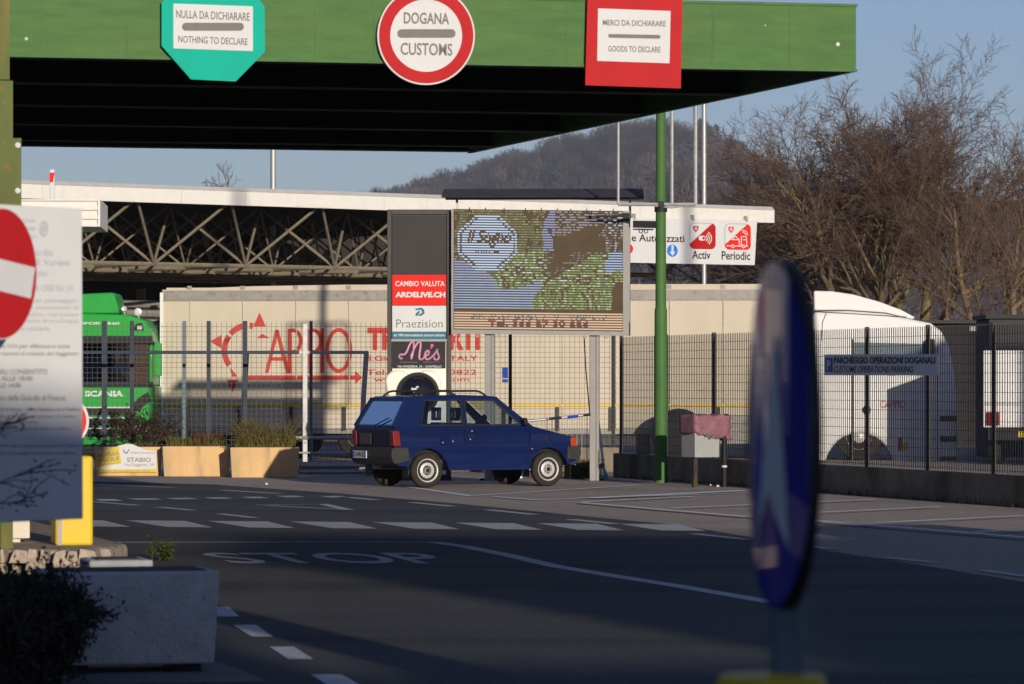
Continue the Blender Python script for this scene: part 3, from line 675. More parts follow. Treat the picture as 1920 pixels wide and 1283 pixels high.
# ------------------------------------------------------------------ right grating fence, its wall and sign
RF = Pl(1165, 70.0, math.degrees(math.atan2(-16.5, 4.8)))
zt_l = RF.xz(1165, 632)[1]; zw = .42
t = on(RF, 'grating_fence', 'tall dark steel grating fence on a low wall at the right', 'fence')
posts = [0.0, 2.47, 4.95, 7.25, 9.5, 11.8, 14.15, 16.5, 18.9, 21.3, 23.7]
for i in range(len(posts) - 1):
    a, b = posts[i] + .035, posts[i + 1] - .035; mb = MB(); n = max(2, round((b - a) / .086))
    for k in range(n + 1): x = a + (b - a) * k / n; mb.box(x - .002, x + .002, -.0062, .0062, zw + .02, zt_l)
    z = zw + .05
    while z < zt_l - .02: mb.box(a, b, -.004, .004, z - .003, z + .003); z += .132
    mb.build('grating', M['fence_grate'], t)
for x in posts: MB().box(x - .024, x + .024, -.026, .026, zw - .02, zt_l + .02).build('post', M['fence_post'], t)
o = MB().box(-.15, 24.5, -.11, .11, 0, zw).build('low_wall', M['concrete_wall'], loc=RF.o, rotz=RF.a, bevel=.02); tag(o, 'low stained concrete wall carrying the grating fence', 'wall')
mb = MB(); rr = random.Random(9)
for k in range(150):
    x = rr.uniform(0, 20) ; tuft(mb, x, x + .05, -.2, -.115, 0.0, 2, rr.uniform(.05, .16), rr, .4, .006)
o = mb.build('wall_weeds', M['weeds'], loc=RF.o, rotz=RF.a); struct(o, 'stuff'); tag(o, 'dry weeds along the foot of the low wall', 'weeds')
PS = Pl(1650, (RF.o + Vector((RF.dx, RF.dy, 0)) * RF.x(1650)).y, RF.deg)
PS.o += Vector((math.sin(RF.a), -math.cos(RF.a), 0)) * .05
t = on(PS, 'parking_sign', 'long white sign PARCHEGGIO OPERAZIONI DOGANALI on the grating fence', 'sign')
mb = MB(); mb.prism(PS.pts([(1545, 665), (1757, 664), (1757, 704), (1545, 704)]), 0, .02); mb.build('panel', M['sign_white'], t)
mb = MB(); mb.face(PS.pts(rrect(1547.5, 671, 1561.5, 698, 2)), -.004); mb.build('blue_square', M['blue_print'], t)
mb = MB(); text(mb, PS, 'P', 1551, 675, 1558.5, 693, -.007, bold=.04); mb.build('parking_letter', M['sign_white'], t)
mb = MB(); text(mb, PS, 'PARCHEGGIO OPERAZIONI DOGANALI', 1564, 669.5, 1754, 682, -.005, bold=.03); text(mb, PS, 'CUSTOMS OPERATIONS PARKING', 1564, 686.5, 1713, 699, -.005, bold=.005, shear=.25); mb.build('lettering', M['ink'], t)

# ------------------------------------------------------------------ ticket cabinet wrapped in pink plastic
TB = Pl(1328, 63.3, 28)
t = on(TB, 'ticket_cabinet', 'grey metal ticket cabinet on two dark posts by the fence', 'cabinet')
x0, x1 = TB.x(1303), TB.x(1349); z0, z1 = TB.xz(1310, 858)[1], TB.xz(1310, 795)[1]
mb = MB(); mb.box(x0, x1, 0, .42, z0, z1); mb.build('body', M['box_grey'], t, bevel=.008)
mb = MB(); mb.box(TB.x(1307), TB.x(1314), .1, .17, 0, z0); mb.build('post', M['fence_post'], t)
mb = MB(); x = TB.x(1358); mb.tube([(x, .0, 0), (x, .0, z0 + .36)], .043, 14); mb.build('post', M['black'], t, smooth=40)
mb = MB(); mb.tube([(x, .0, z0 - .16), (x, .0, z0 - .13)], .0445, 14); mb.build('white_band', M['sign_white'], t)
t2 = thing('pink_bag', 'pink plastic sheet wrapped around the top of the grey ticket cabinet', 'plastic bag', TB.o + Vector((0, 0, 0)), TB.a)
bm = bmesh.new(); bmesh.ops.create_cube(bm, size=1); bmesh.ops.subdivide_edges(bm, edges=bm.edges[:], cuts=7, use_grid_fill=True)
rr = random.Random(2)
za, zc_ = TB.xz(1310, 818)[1], TB.xz(1310, 779)[1]
for v in bm.verts:
    x = (v.co.x + .5) * (TB.x(1369) - x0 + .02) + x0 - .02; y = (v.co.y + .5) * .48 - .03; z = (v.co.z + .5) * (zc_ - za) + za
    f = abs(v.co.x) * 2
    z += (.5 - v.co.z) * (-.05) * math.sin(v.co.x * 3 + .4) + rr.gauss(0, .006) + .02 * math.sin(v.co.x * 17 + v.co.y * 5); y += rr.gauss(0, .006) + .012 * math.sin(v.co.z * 14 + v.co.x * 9)
    v.co = (x, y, z)
me = bpy.data.meshes.new('plastic_wrap'); bm.to_mesh(me); bm.free(); me.materials.append(M['pink_bag'])
for p in me.polygons: p.use_smooth = True
o = bpy.data.objects.new('plastic_wrap', me); C.objects.link(o); o.parent = t2
mb = MB()
for q in ((.02, .03), (.09, -.01)):
    mb.tube([(x0 + .10 + q[0], -.045, za + .05), (x0 + .16 + q[0], -.06, za - .03 + q[1]), (x0 + .26 + q[0], -.05, za + .03)], .012, 6)
mb.build('tape_tail', M['sign_grey'], t2)

# ------------------------------------------------------------------ green pole with bracket
def green_pole(label, loc):
    t = thing('green_pole', label, 'lamp pole', loc, 0, 'green poles with pipe brackets')
    k = 66.3 / F; zc = EYE + (HY - 385) * k
    mb = MB(); mb.tube([(0, 0, 0), (0, 0, EYE + (HY - 582) * k), (0, 0, EYE + (HY - 578) * k)], [.108, .104, .093], 20); mb.build('lower_shaft', M['green_post'], t, smooth=40)
    mb = MB(); mb.tube([(0, 0, EYE + (HY - 580) * k), (0, 0, 8.6)], [.09, .07], 20); mb.build('upper_shaft', M['green_post'], t, smooth=40)
    mb = MB(); y = -.12
    xl, xm, xr = -80 * k, 20 * k, 64 * k
    mb.tube([(xl, y, zc), (xr, y, zc)], .03, 8); mb.tube([(xl, y, zc), (xl, y, 6.4)], .024, 8); mb.tube([(xr, y, zc), (xr, y, 6.4)], .034, 8); mb.tube([(xm, y, zc), (xm, y, 6.4)], .03, 8); mb.tube([(xl, y, 6.4), (xr, y, 6.42)], .034, 8)
    mb.tube([(-.12, y, zc - .03), (xm, y - .02, zc - .06), (xr, y, zc)], .012, 6)
    mb.build('bracket', M['galv'], t, smooth=40)
    mb = MB(); mb.tube([(0, 0, zc - .12), (0, 0, zc - .04)], .106, 20); mb.box(-.05, .05, -.15, -.08, zc - .05, zc + .05); mb.build('clamp', M['black'], t)
    return t
gp = green_pole('green painted steel pole with a grey pipe bracket beside the grating fence', gnd(1239, 905.5))
mb = MB(); mb.tube([(0, 0, .99), (0, 0, 1.01)], .1065, 20); mb.build('white_band', M['sign_white'], gp)

# ------------------------------------------------------------------ advertising totem
TT = Pl(785, 67.6, 1)
t = on(TT, 'advert_totem', 'tall dark framed advertising totem behind the blue car', 'totem')
mb = MB()
z1 = TT.xz(785, 393)[1]
for a, b in ((726, 734), (838, 846)): mb.box(TT.x(a), TT.x(b), 0, .3, 0, z1)
mb.box(TT.x(734), TT.x(838), .0, .3, TT.xz(785, 402)[1], z1); mb.box(TT.x(734), TT.x(838), .04, .29, 0, TT.xz(785, 402)[1])
mb.build('frame', M['dark_frame'], t, bevel=.006)
def tpanel(name, py0, py1, m, px0=735.5, px1=836.5, y=.02):
    mb = MB(); mb.prism(TT.pts(rect(px0, py0, px1, py1)), y, .039); return mb.build(name, m, t)
tpanel('blank_panel', 404, 514.5, M['panel_dark'])
tpanel('red_panel', 515.5, 572.5, M['swiss_red']); tpanel('white_panel', 573.5, 622, M['sign_white']); tpanel('teal_strip', 623, 635.5, M['teal_print'])
mb = MB(); mb.box(TT.x(734), TT.x(838), 0, .039, TT.xz(785, 640.5)[1], TT.xz(785, 636)[1]); mb.build('crossbar', M['grey_metal'], t)
tpanel('lower_panel', 641.5, 890, M['gloss_white'], y=.03)
tpanel('black_panel', 639.5 + 2, 691, M['ink'], 736, 835.5, .015)
mb = MB(); text(mb, TT, 'CAMBIO VALUTA', 741, 527, 834, 537, .016, slope=.0, bold=.02); text(mb, TT, 'ARDELIVE.CH', 741, 547.5, 835, 558, .016, bold=.05)
text(mb, TT, 'VIA SVIZZERA, 32 - CANTELLO', 745, 685.5, 828, 690, .011, bold=.02)
text(mb, TT, 'dal 1984 intermediazione strutture sanitarie', 738, 626, 834, 631, .016, bold=.02)
mb.build('white_lettering', M['sign_white'], t)
mb = MB(); text(mb, TT, 'Praezision', 743, 599, 830, 614.5, .016, bold=-.005); mb.build('grey_lettering', M['sign_grey'], t)
mb = MB()
for q in ([(779, 579), (790, 577), (795.5, 581), (796, 588), (790, 592.5), (785, 592.5), (786, 589), (790, 588), (791.5, 584), (789, 581), (779, 582)], [(779, 592.5), (779, 589), (784, 583.5), (788, 584), (783, 592.5)]): mb.face(TT.pts(q), .016)
mb.build('logo_mark', M['teal_print'], t)
def bez(P, n=14):
    out = []
    for i in range(0, len(P) - 3, 3):
        a, b, c, d = [Vector(p) for p in P[i:i + 4]]
        for k in range(n + 1):
            u = k / n; out.append(tuple(a * (1 - u) ** 3 + b * 3 * u * (1 - u) ** 2 + c * 3 * u * u * (1 - u) + d * u ** 3))
    return out
me_s = [bez([(754, 672), (748, 674), (746, 664), (754, 665), (766, 667), (764, 644), (774, 641), (778, 640), (776, 660), (771, 673)]), bez([(771, 668), (775, 656), (783, 638), (788, 642), (791, 646), (784, 668), (787, 673), (790, 676), (794, 672), (797, 669)]),
        bez([(795, 668), (803, 668), (807, 660), (803, 658), (797, 657), (794, 672), (801, 674), (806, 674), (808, 670), (811, 668)]), bez([(811, 668), (816, 664), (819, 658), (820, 655), (818, 662), (826, 668), (822, 673), (818, 676), (813, 674), (814, 670)])]
for name, w, m, y in (('script_shadow', 4.6, 'pink_print', .011), ('script_lettering', 1.9, 'pale_pink', .008)):
    mb = MB()
    for s in me_s:
        for q in stroke(s, w): mb.face(TT.pts(q), y)
    mb.build(name, M[m], t)
mb = MB(); mb.face(TT.pts(ell(810, 648, 3, 3, 14)), .008); mb.face(TT.pts([(808, 650), (812, 650), (807, 656)]), .008); mb.build('apostrophe', M['magenta'], t)
mb = MB(); text(mb, TT, 'PARFUMS', 750, 678, 783, 681, .011, bold=0); text(mb, TT, 'BEAUTY', 794, 678, 824, 681, .011, bold=0); mb.build('small_lettering', M['sign_grey'], t)
# glossy heart shaped relief with a black dome
hp = [(722, 715), (724, 705), (733, 697), (745, 694), (757, 696), (768, 702), (776, 705), (784, 700), (795, 694.5), (806, 694), (816, 698), (824, 707), (827, 718), (826, 735), (821, 752), (805, 790), (780, 815), (755, 790), (735, 760), (725, 735)]
mb = MB(); mb.prism(TT.pts(hp), -.16, .02); mb.build('heart_relief', M['gloss_white'], t, bevel=.05, seg=4)
x, z = TT.xz(784, 738); r = .30
mb = MB(); mb.lathe([(r * 1.18, 0), (r * 1.2, .06), (r * 1.06, .09), (r, .05)], 40, Matrix.Translation((x, -.16, z)) @ Matrix.Rotation(R(90), 4, 'X')); mb.build('dome_ring', M['dark_frame'], t, smooth=50)
mb = MB(); mb.lathe([(r * math.cos(R(a)), .02 + r * .7 * math.sin(R(a))) for a in range(0, 90, 9)] + [(.0001, .02 + r * .7)], 40, Matrix.Translation((x, -.16, z)) @ Matrix.Rotation(R(90), 4, 'X')); mb.build('black_dome', M['gloss_black'], t, smooth=60)
mb = MB()
for hx, hy, hs in ((776.5, 731, 5.2), (783, 726, 2.6)):
    H = [(hx, hy + hs), (hx - hs, hy - hs * .1), (hx - hs * .9, hy - hs * .7), (hx - hs * .4, hy - hs * .75), (hx, hy - hs * .35), (hx + hs * .4, hy - hs * .75), (hx + hs * .9, hy - hs * .7), (hx + hs, hy - hs * .1)]
    mb.face(TT.pts(H), -.16 - .02 - r * .72)
mb.build('heart_print', M['sign_white'], t)

# ------------------------------------------------------------------ LED screen
LD = Pl(1015, 67.4, -3)
t = on(LD, 'led_screen', 'large roadside LED screen on two grey posts showing a leafy advert', 'screen')
S0 = .012
def ld(px, py): return LD.xz(px, py + (px - 1015) * S0)
fr = [ld(848.5, 395), ld(1181, 395), ld(1181, 627), ld(848.5, 627)]
mb = MB(); mb.prism(fr, .03, .42); mb.build('cabinet', M['grey_metal'], t)
mb = MB()
for a in ((846.5, 394, 850.5, 628), (1168, 394, 1181.5, 628), (850.5, 620, 1168, 628)): mb.prism([ld(a[0], a[1]), ld(a[2], a[1]), ld(a[2], a[3]), ld(a[0], a[3])], -.02, .03)
mb.build('bezel', M['grey_metal'], t)
mb = MB(); mb.prism([ld(850.6, 394), ld(1167.9, 394), ld(1167.9, 619.8), ld(850.6, 619.8)], .0, .029); mb.build('display_board', mat('led_board', (.075, .052, .028), .7, var=.15, scale=3), t)
# the picture: rows of lit diodes, one small quad per run
ROWS, COLS = 47, 150
rr = random.Random(21)
import mathutils.noise as mn
def inpoly(x, y, P):
    c = False; j = len(P) - 1
    for i in range(len(P)):
        if (P[i][1] > y) != (P[j][1] > y) and x < (P[j][0] - P[i][0]) * (y - P[i][1]) / (P[j][1] - P[i][1]) + P[i][0]: c = not c
        j = i
    return c
def textmask(s, x0, y0, x1, y1, bold, shear=0):
    v, f = glyphs(s, bold, shear); T = []
    for q in f:
        for k in range(1, len(q) - 1): T.append([(x0 + (x1 - x0) * v[i][0], y1 - (y1 - y0) * v[i][1]) for i in (q[0], q[k], q[k + 1])])
    def inside(x, y):
        for a, b, c in T:
            if min(a[0], b[0], c[0]) <= x <= max(a[0], b[0], c[0]):
                d1 = (x - b[0]) * (a[1] - b[1]) - (a[0] - b[0]) * (y - b[1]); d2 = (x - c[0]) * (b[1] - c[1]) - (b[0] - c[0]) * (y - c[1]); d3 = (x - a[0]) * (c[1] - a[1]) - (c[0] - a[0]) * (y - a[1])
                if not ((d1 < 0 or d2 < 0 or d3 < 0) and (d1 > 0 or d2 > 0 or d3 > 0)): return True
        return False
    return inside
m_logo = textmask('Il Sogno', .075, .165, .34, .315, .03, .35); m_small = textmask('RISTORANTE PIZZERIA', .10, .335, .30, .352, .0)
m_tel = textmask('Tel. 366 87 30 886', .20, .92, .80, .975, .03); m_l1 = textmask('APERTO DAL LUNEDI AL SABATO - PRANZO E CENA', .05, .872, .95, .905, .01)
skyp = [(-.05, .38), (.10, .46), (.20, .52), (.25, .58), (.27, .64), (.36, .66), (.44, .62), (.52, .58), (.50, .68), (.47, .76), (.49, .87), (-.05, .87)]
darkp = [(.58, .22), (.70, .18), (.92, .08), (.86, .20), (.72, .32), (.60, .48), (.56, .50), (.60, .36)]
def led(u, v):
    n = mn.noise((u * 22, v * 12, 1.3)); n2 = mn.noise((u * 60, v * 45, 5.1)); n3 = mn.noise((u * 7, v * 6, 8.8))
    if v > .848:
        if m_tel(u, v): return (.45, .02, .02) if v < .93 else (.03, .02, .02)
        if m_l1(u, v): return (.12, .17, .22)
        return (.80, .52, .33)
    if v > .835: return None
    dx, dy = (u - .197) / .178, (v - .275) / .238
    ax, ay = abs(dx), abs(dy)
    oc = max(ax, ay, (ax + ay) * .74)
    if oc < 1:
        if .86 < oc < .93: return (.04, .05, .07) if n2 > -.25 else (.42, .62, .95)
        if m_logo(u, v): return None
        if m_small(u, v): return None
        return (.56, .76, 1.05)
    u += .018 * n + .008 * n2; v += .02 * n3 + .012 * n
    if inpoly(u, v, skyp):
        if n2 > .42 and v < .75: return (.40, .25, .75)
        return (.27 + .05 * n, .43 + .05 * n, .66)
    if inpoly(u, v, darkp): return None
    if v > .34 and u > .26 and not (u > .93 + .1 * (.84 - v) and v > .6):
        edge = .93 - .55 * (u - .55) if u > .55 else 1
        if u > .55 and v < .62 - .72 * (u - .52) - .02: 
            return (.16, .15, .17) if n2 > .1 else None
        if u > .90 and .22 < v < .5 and n3 > -.3: return (.34, .52, .85)
        if n2 > .34: return (.55, .72, .80)
        if n2 > .05: return (.30, .46, .10)
        if n > .0: return (.12, .24, .04)
        return (.10, .09, .03) if n2 > -.2 else None
    if u > .9 and v < .33: return (.45, .6, .8) if n2 > .25 else (.2, .2, .22) if n2 > 0 else None
    if .53 < u < .60 and v < .5: return (.25, .33, .62) if n > -.1 else None
    if u > .6 and v < .2: return (.26, .26, .32) if n2 > -.1 else None
    if u > .6: return None
    if n2 > .28: return (.24, .28, .16)
    return (.11, .14, .02) if n > -.15 else None
lv, lf, lc = [], [], []
for r_ in range(ROWS):
    v = (r_ + .5) / ROWS; hh = .24 / ROWS if v < .845 else .27 / ROWS
    run = None
    for c_ in range(COLS + 1):
        col = led((c_ + .5) / COLS, v) if c_ < COLS else 'end'
        if run and col != run[0]:
            if run[0] is not None:
                u0, u1 = run[1] / COLS, c_ / COLS; b = len(lv)
                for uu, vv in ((u0, v + hh), (u1, v + hh), (u1, v - hh), (u0, v - hh)):
                    x, z = ld(851.5 + uu * 316, 395 + vv * 224); lv.append((x, -.004, z))
                lf.append((b, b + 1, b + 2, b + 3)); lc.append(run[0])
            run = None
        if run is None: run = (col, c_)
me = bpy.data.meshes.new('lit_rows'); me.from_pydata(lv, [], lf)
at_ = me.color_attributes.new('led', 'FLOAT_COLOR', 'CORNER')
at_.data.foreach_set('color', [q for c in lc for _ in range(4) for q in (*c, 1)])
ml = bpy.data.materials.new('led_light'); ml.use_nodes = True; tt = ml.node_tree; b = tt.nodes['Principled BSDF']
a = tt.nodes.new('ShaderNodeAttribute'); a.attribute_name = 'led'; b.inputs['Base Color'].default_value = (.02, .02, .02, 1)
tt.links.new(a.outputs['Color'], b.inputs['Emission Color']); b.inputs['Emission Strength'].default_value = .85
me.materials.append(ml); o = bpy.data.objects.new('lit_rows', me); C.objects.link(o); o.parent = t
for px in (917, 1114):
    x = LD.x(px); z1 = ld(px, 626)[1]; mb = MB(); w = .078
    mb.box(x - w, x + w * .35, .08, .3, .0, z1); mb.box(x + w * .35 + .003, x + w, .06, .3, .0, z1); mb.build('post', M['grey_metal'], t, bevel=.008)
    mb = MB(); mb.box(x - .16, x + .16, .1, .28, 0, .035); mb.build('foot_plate', M['black'], t)
for px in (895, 935, 1095, 1135): x, z = ld(px, 629); MB().box(x - .03, x + .03, .04, .1, z - .04, z + .0).build('lug', M['grey_metal'], t)
# cover roof over the screen on two stays
mb = MB(); xa, xb = LD.x(830), LD.x(1206); z0, z1 = LD.xz(1015, 370)[1], LD.xz(1015, 355)[1]
P = [(-.32, z0), (.28, z1 + .02), (.75, z0), (.72, z0 - .01), (.28, z1 - .02), (-.30, z0 - .02)]
n = 6; mb.add([(xa, y, z) for y, z in P] + [(xb, y, z) for y, z in P], [tuple(range(n)), tuple(reversed(range(n, 2 * n)))] + [((i + 1) % n, i, n + i, n + (i + 1) % n) for i in range(n)]); mb.build('cover_roof', M['cover'], t)
for px in (856, 1181): x = LD.x(px); zz_ = ld(px, 396)[1]; MB().box(x - .02, x + .02, .1, .15, zz_ - .1, z0 + .04).build('stay', M['galv'], t)
mb = MB()
for px in (880, 910, 945, 985, 1015, 1045, 1070, 1100, 1125, 1150): x, z = ld(px, 394.5); mb.box(x - .008, x + .008, .02, .05, z, z + .035)
mb.box(ld(1120, 394)[0], ld(1172, 394)[0], -.05, -.02, ld(1150, 406)[1], ld(1150, 402)[1]); mb.box(ld(1168, 394)[0], ld(1181, 394)[0], -.08, -.021, ld(1175, 412)[1], ld(1175, 398)[1])
mb.build('fitting', M['black'], t)
mb = MB(); mb.tube([(*[LD.x(1095)], .05, ld(1095, 630)[1]), (LD.x(1098), .06, LD.xz(1098, 690)[1]), (LD.x(1106), .05, LD.xz(1106, 780)[1])], .011, 6); mb.build('cable', M['black'], t)

# ------------------------------------------------------------------ crowd barriers behind the car, weeds
BR = Pl(1040, 69.6, 4)
t = on(BR, 'crowd_barrier', 'grey crowd control barrier standing behind the bonnet of the blue car', 'barrier')
mb = MB(); A, B = BR.xz(960, 793), BR.xz(1110, 777); Cc, Dd = BR.xz(960, 884), BR.xz(1110, 868)
mb.tube([(A[0], 0, A[1]), (B[0], 0, B[1])], .024, 8); mb.tube([(Cc[0], 0, Cc[1]), (Dd[0], 0, Dd[1])], .024, 8); mb.tube([(B[0], 0, B[1]), (Dd[0], 0, Dd[1])], .02, 8); mb.tube([(A[0], 0, A[1]), (Cc[0], 0, Cc[1])], .02, 8)
mb.build('frame', M['galv'], t, smooth=50)
mb = MB()
for k in range(1, 16): u = k / 16; mb.tube([(A[0] + (B[0] - A[0]) * u, 0, A[1] + (B[1] - A[1]) * u), (Cc[0] + (Dd[0] - Cc[0]) * u, 0, Cc[1] + (Dd[1] - Cc[1]) * u)], .008, 5)
mb.build('bars', M['galv'], t)
mb = MB()
for u in (.1, .9): x = A[0] + (B[0] - A[0]) * u; zz_ = Cc[1] + (Dd[1] - Cc[1]) * u; mb.bar((x, -.28, .015), (x, .28, .015), .04, .03); mb.bar((x, 0, .03), (x, 0, zz_), .03, .03)
mb.build('foot', M['galv'], t)
mb = MB(); a_ = BR.xz(1064, 782.5); b_ = BR.xz(1084, 780.2); mb.tube([(a_[0], 0, a_[1]), (b_[0], 0, b_[1])], .027, 8); mb.build('dark_sleeve', M['plate_blue'], t)
B2 = Pl(1128, 69.0, 0)
t = on(B2, 'barrier_end', 'white folded barrier end leaning beside the right screen post', 'barrier')
mb = MB(); mb.tube([(B2.xz(1122, 790)[0], .05, B2.xz(1122, 790)[1]), (B2.xz(1134, 893)[0], -.05, .01)], .022, 8); mb.tube([(B2.xz(1128, 868)[0], 0, B2.xz(1128, 868)[1]), (B2.x(1126), -.16, .012)], .018, 8); mb.tube([(B2.xz(1130, 872)[0], 0, B2.xz(1130, 872)[1]), (B2.x(1140), .14, .012)], .018, 8); mb.build('frame', M['sign_white'], t, smooth=50)
mb = MB(); mb.box(B2.x(1128), B2.x(1139), -.12, -.04, 0.0, .05); o = mb.build('blue_rag', M['blue_cloth'], loc=B2.o, bevel=.015); tag(o, 'small light blue plastic scrap at the foot of the barrier', 'litter')
mb = MB(); rr = random.Random(14)
for k in range(40): twigs(mb, B2.o + Vector((B2.x(1090) + rr.uniform(-.16, .16), rr.uniform(-.3, .1), 0)), (rr.gauss(0, .4), rr.gauss(0, .3), 1), rr.uniform(.12, .28), .005, 1, rr, 3, .025, .6, thin=.003)
o = mb.build('roadside_weed', [M['stalk'], M['grass_dry']]); tag(o, 'yellowing weed growing left of the right screen post', 'plant')

# ------------------------------------------------------------------ blue hatchback
CAR = thing('blue_hatchback', 'small boxy dark blue three-door hatchback with roof rails and steel wheels', 'car', (-.734, 64.03, 0), R(28))
AR, AF, WR, HWD = -1.06, 1.10, .275, .745
def arch(cx, r, a0, a1, n=10): return [(cx + r * math.cos(R(a0 + (a1 - a0) * i / n)), .275 + r * math.sin(R(a0 + (a1 - a0) * i / n))) for i in range(n + 1)]
low = [(-1.60, .36), (AR - .36, .33)] + arch(AR, .345, 172, 8)[0:] + [(AR + .36, .27), (AF - .36, .27)] + arch(AF, .345, 172, 8) + [(AF + .36, .36), (1.60, .40), (1.63, .66), (1.60, .775), (1.50, .80), (.88, .945), (.80, .965), (-1.63, .955), (-1.655, .90), (-1.625, .60)]
def body_map(x, z, y):
    k = 1 - .035 * max(0, (x - 1.2) / .45) - .02 * max(0, (-x - 1.3) / .35)
    tuck = 1 - .05 * max(0, (.45 - z) / .2) - .03 * max(0, (z - .7) / .26)
    return (x, y * k * tuck, z)
def flank(o, s_out=0.0):
    """cut the body side into strips and curve it: sill tucked in, fullest at the crease, leaning in to the waist"""
    bm = bmesh.new(); bm.from_mesh(o.data)
    for z in (.36, .44, .52, .585, .60, .68, .76, .83, .86, .90):
        bmesh.ops.bisect_plane(bm, geom=bm.verts[:] + bm.edges[:] + bm.faces[:], plane_co=(0, 0, z), plane_no=(0, 0, 1))
    for v in bm.verts:
        if abs(v.co.y) > .5:
            z = v.co.z; k = 0
            for (a, ka), (b, kb) in zip(FL, FL[1:]):
                if a <= z <= b: k = ka + (kb - ka) * (z - a) / (b - a)
            v.co.y += math.copysign(k, v.co.y)
    bm.to_mesh(o.data); bm.free(); o.data.set_sharp_from_angle(angle=R(28)); return o
FL = [(.2, -.085), (.36, -.045), (.52, .004), (.585, .010), (.60, -.002), (.76, .004), (.86, -.004), (.90, -.014), (1.0, -.02)]
mb = MB(); mb.prism(low, -HWD, HWD, 0, body_map); flank(mb.build('body', M['car_blue'], CAR, smooth=30, bevel=.022, seg=3))
for ar_ in (AR, AF):
    mb = MB(); mb.box(ar_ - .33, ar_ + .33, -.60, .60, .30, .60); mb.build('wheel_well', M['black'], CAR)
def yz(z): return HWD * .965 - (z - .95) * .215                    # the glasshouse leans in
def side(mb, P, mi=0, th=.035, out=0.0):
    for s in (-1, 1):
        n = len(P)
        A = [(x, s * (yz(z) + out), z) for x, z in P]; B = [(x, s * (yz(z) + out - th), z) for x, z in P]
        ar2 = sum(P[i][0] * P[(i + 1) % n][1] - P[(i + 1) % n][0] * P[i][1] for i in range(n))
        f = [tuple(range(n)), tuple(reversed(range(n, 2 * n)))] + [((i + 1) % n, i, n + i, n + (i + 1) % n) for i in range(n)]
        if (ar2 > 0) == (s > 0): f = [tuple(reversed(q)) for q in f]
        mb.add(A + B, f, mi)
ZS, ZW, ZWT, ZR = .945, .985, 1.375, 1.425
W1 = [(-1.17, ZW), (-.435, ZW), (-.435, ZWT), (-1.06, ZWT)]; W2 = [(-.36, ZW), (.60, ZW), (.145, ZWT), (-.36, ZWT)]
mb = MB()
for P in ([(-1.64, ZS), (.84, ZS), (.795, ZW), (-1.615, ZW)], [(-1.615, ZW), (-1.17, ZW), (-1.06, ZWT), (-1.365, ZWT)], [(-.435, ZW), (-.36, ZW), (-.36, ZWT), (-.435, ZWT)], [(.60, ZW), (.795, ZW), (.29, ZWT), (.145, ZWT)], [(-1.365, ZWT), (.29, ZWT), (.225, ZR), (-1.335, ZR)]): side(mb, P)
yr = yz(ZR)
mb.build('pillars', M['car_blue'], CAR)
mb = MB()
roof = [(-1.37, ZR - .02), (-1.33, ZR + .012), (-1.0, 1.452), (-.4, 1.462), (.05, 1.448), (.24, ZR + .005), (.25, ZR - .02)]
def roof_map(x, z, y): return (x, y, z)
mb.prism(roof, -yr - .003, yr + .003); mb.build('roof', M['car_blue'], CAR, smooth=40, bevel=.02, seg=3)
mb = MB()                                                          # tailgate frame round the rear window
def rear_pt(z, y): return (-1.645 + (z - .95) * .60, y, z)
for y0, y1, z0, z1 in ((-.69, .69, .95, 1.0), (-.62, .62, 1.36, 1.42), ): mb.hexa([rear_pt(z0, y0), tuple(Vector(rear_pt(z0, y0)) + Vector((.05, 0, 0))), tuple(Vector(rear_pt(z0, y1)) + Vector((.05, 0, 0))), rear_pt(z0, y1)], [rear_pt(z1, y0 * .985), tuple(Vector(rear_pt(z1, y0 * .985)) + Vector((.05, 0, 0))), tuple(Vector(rear_pt(z1, y1 * .985)) + Vector((.05, 0, 0))), rear_pt(z1, y1 * .985)])
for s in (-1, 1): mb.bar(rear_pt(.96, s * .675), rear_pt(1.41, s * .60), .07, .05, 0, (1, 0, 0))
mb.build('tailgate_frame', M['car_blue'], CAR)
for P in (W1, W2):
    for s in (-1, 1): MB().add([(x, s * (yz(z) - .018), z) for x, z in P], [(0, 1, 2, 3)]).build('side_window', M['glass'], CAR)
mb = MB(); mb.add([(*rear_pt(.985, -.65),), (*rear_pt(.985, .65),), (*rear_pt(1.375, .59),), (*rear_pt(1.375, -.59),)], [(0, 1, 2, 3)]); o = mb.build('rear_window', M['glass'], CAR)
mb = MB(); a, b = Vector(rear_pt(.99, -.1)), Vector(rear_pt(1.10, -.42)); mb.bar(a + Vector((-.035, 0, .0)), b + Vector((-.035, 0, .0)), .02, .012); mb.bar(a + Vector((-.03, 0, -.01)), a + Vector((-.01, .0, -.06)), .03); mb.build('wiper', M['black'], o)
mb = MB(); mb.add([(.83, -.66, .975), (.83, .66, .975), (.255, .585, 1.415), (.255, -.585, 1.415)], [(0, 3, 2, 1)]); mb.build('windscreen', M['glass'], CAR)
mb = MB()                                                          # black window seals
for P, wv in ((W1, .022), (W2, .022)):
    for s in (-1, 1):
        for i in range(4):
            a, b = P[i], P[(i + 1) % 4]; mb.bar((a[0], s * (yz(a[1]) + .003), a[1]), (b[0], s * (yz(b[1]) + .003), b[1]), wv, .014, 0, (0, 1, 0))
mb.build('window_seal', M['black'], CAR)
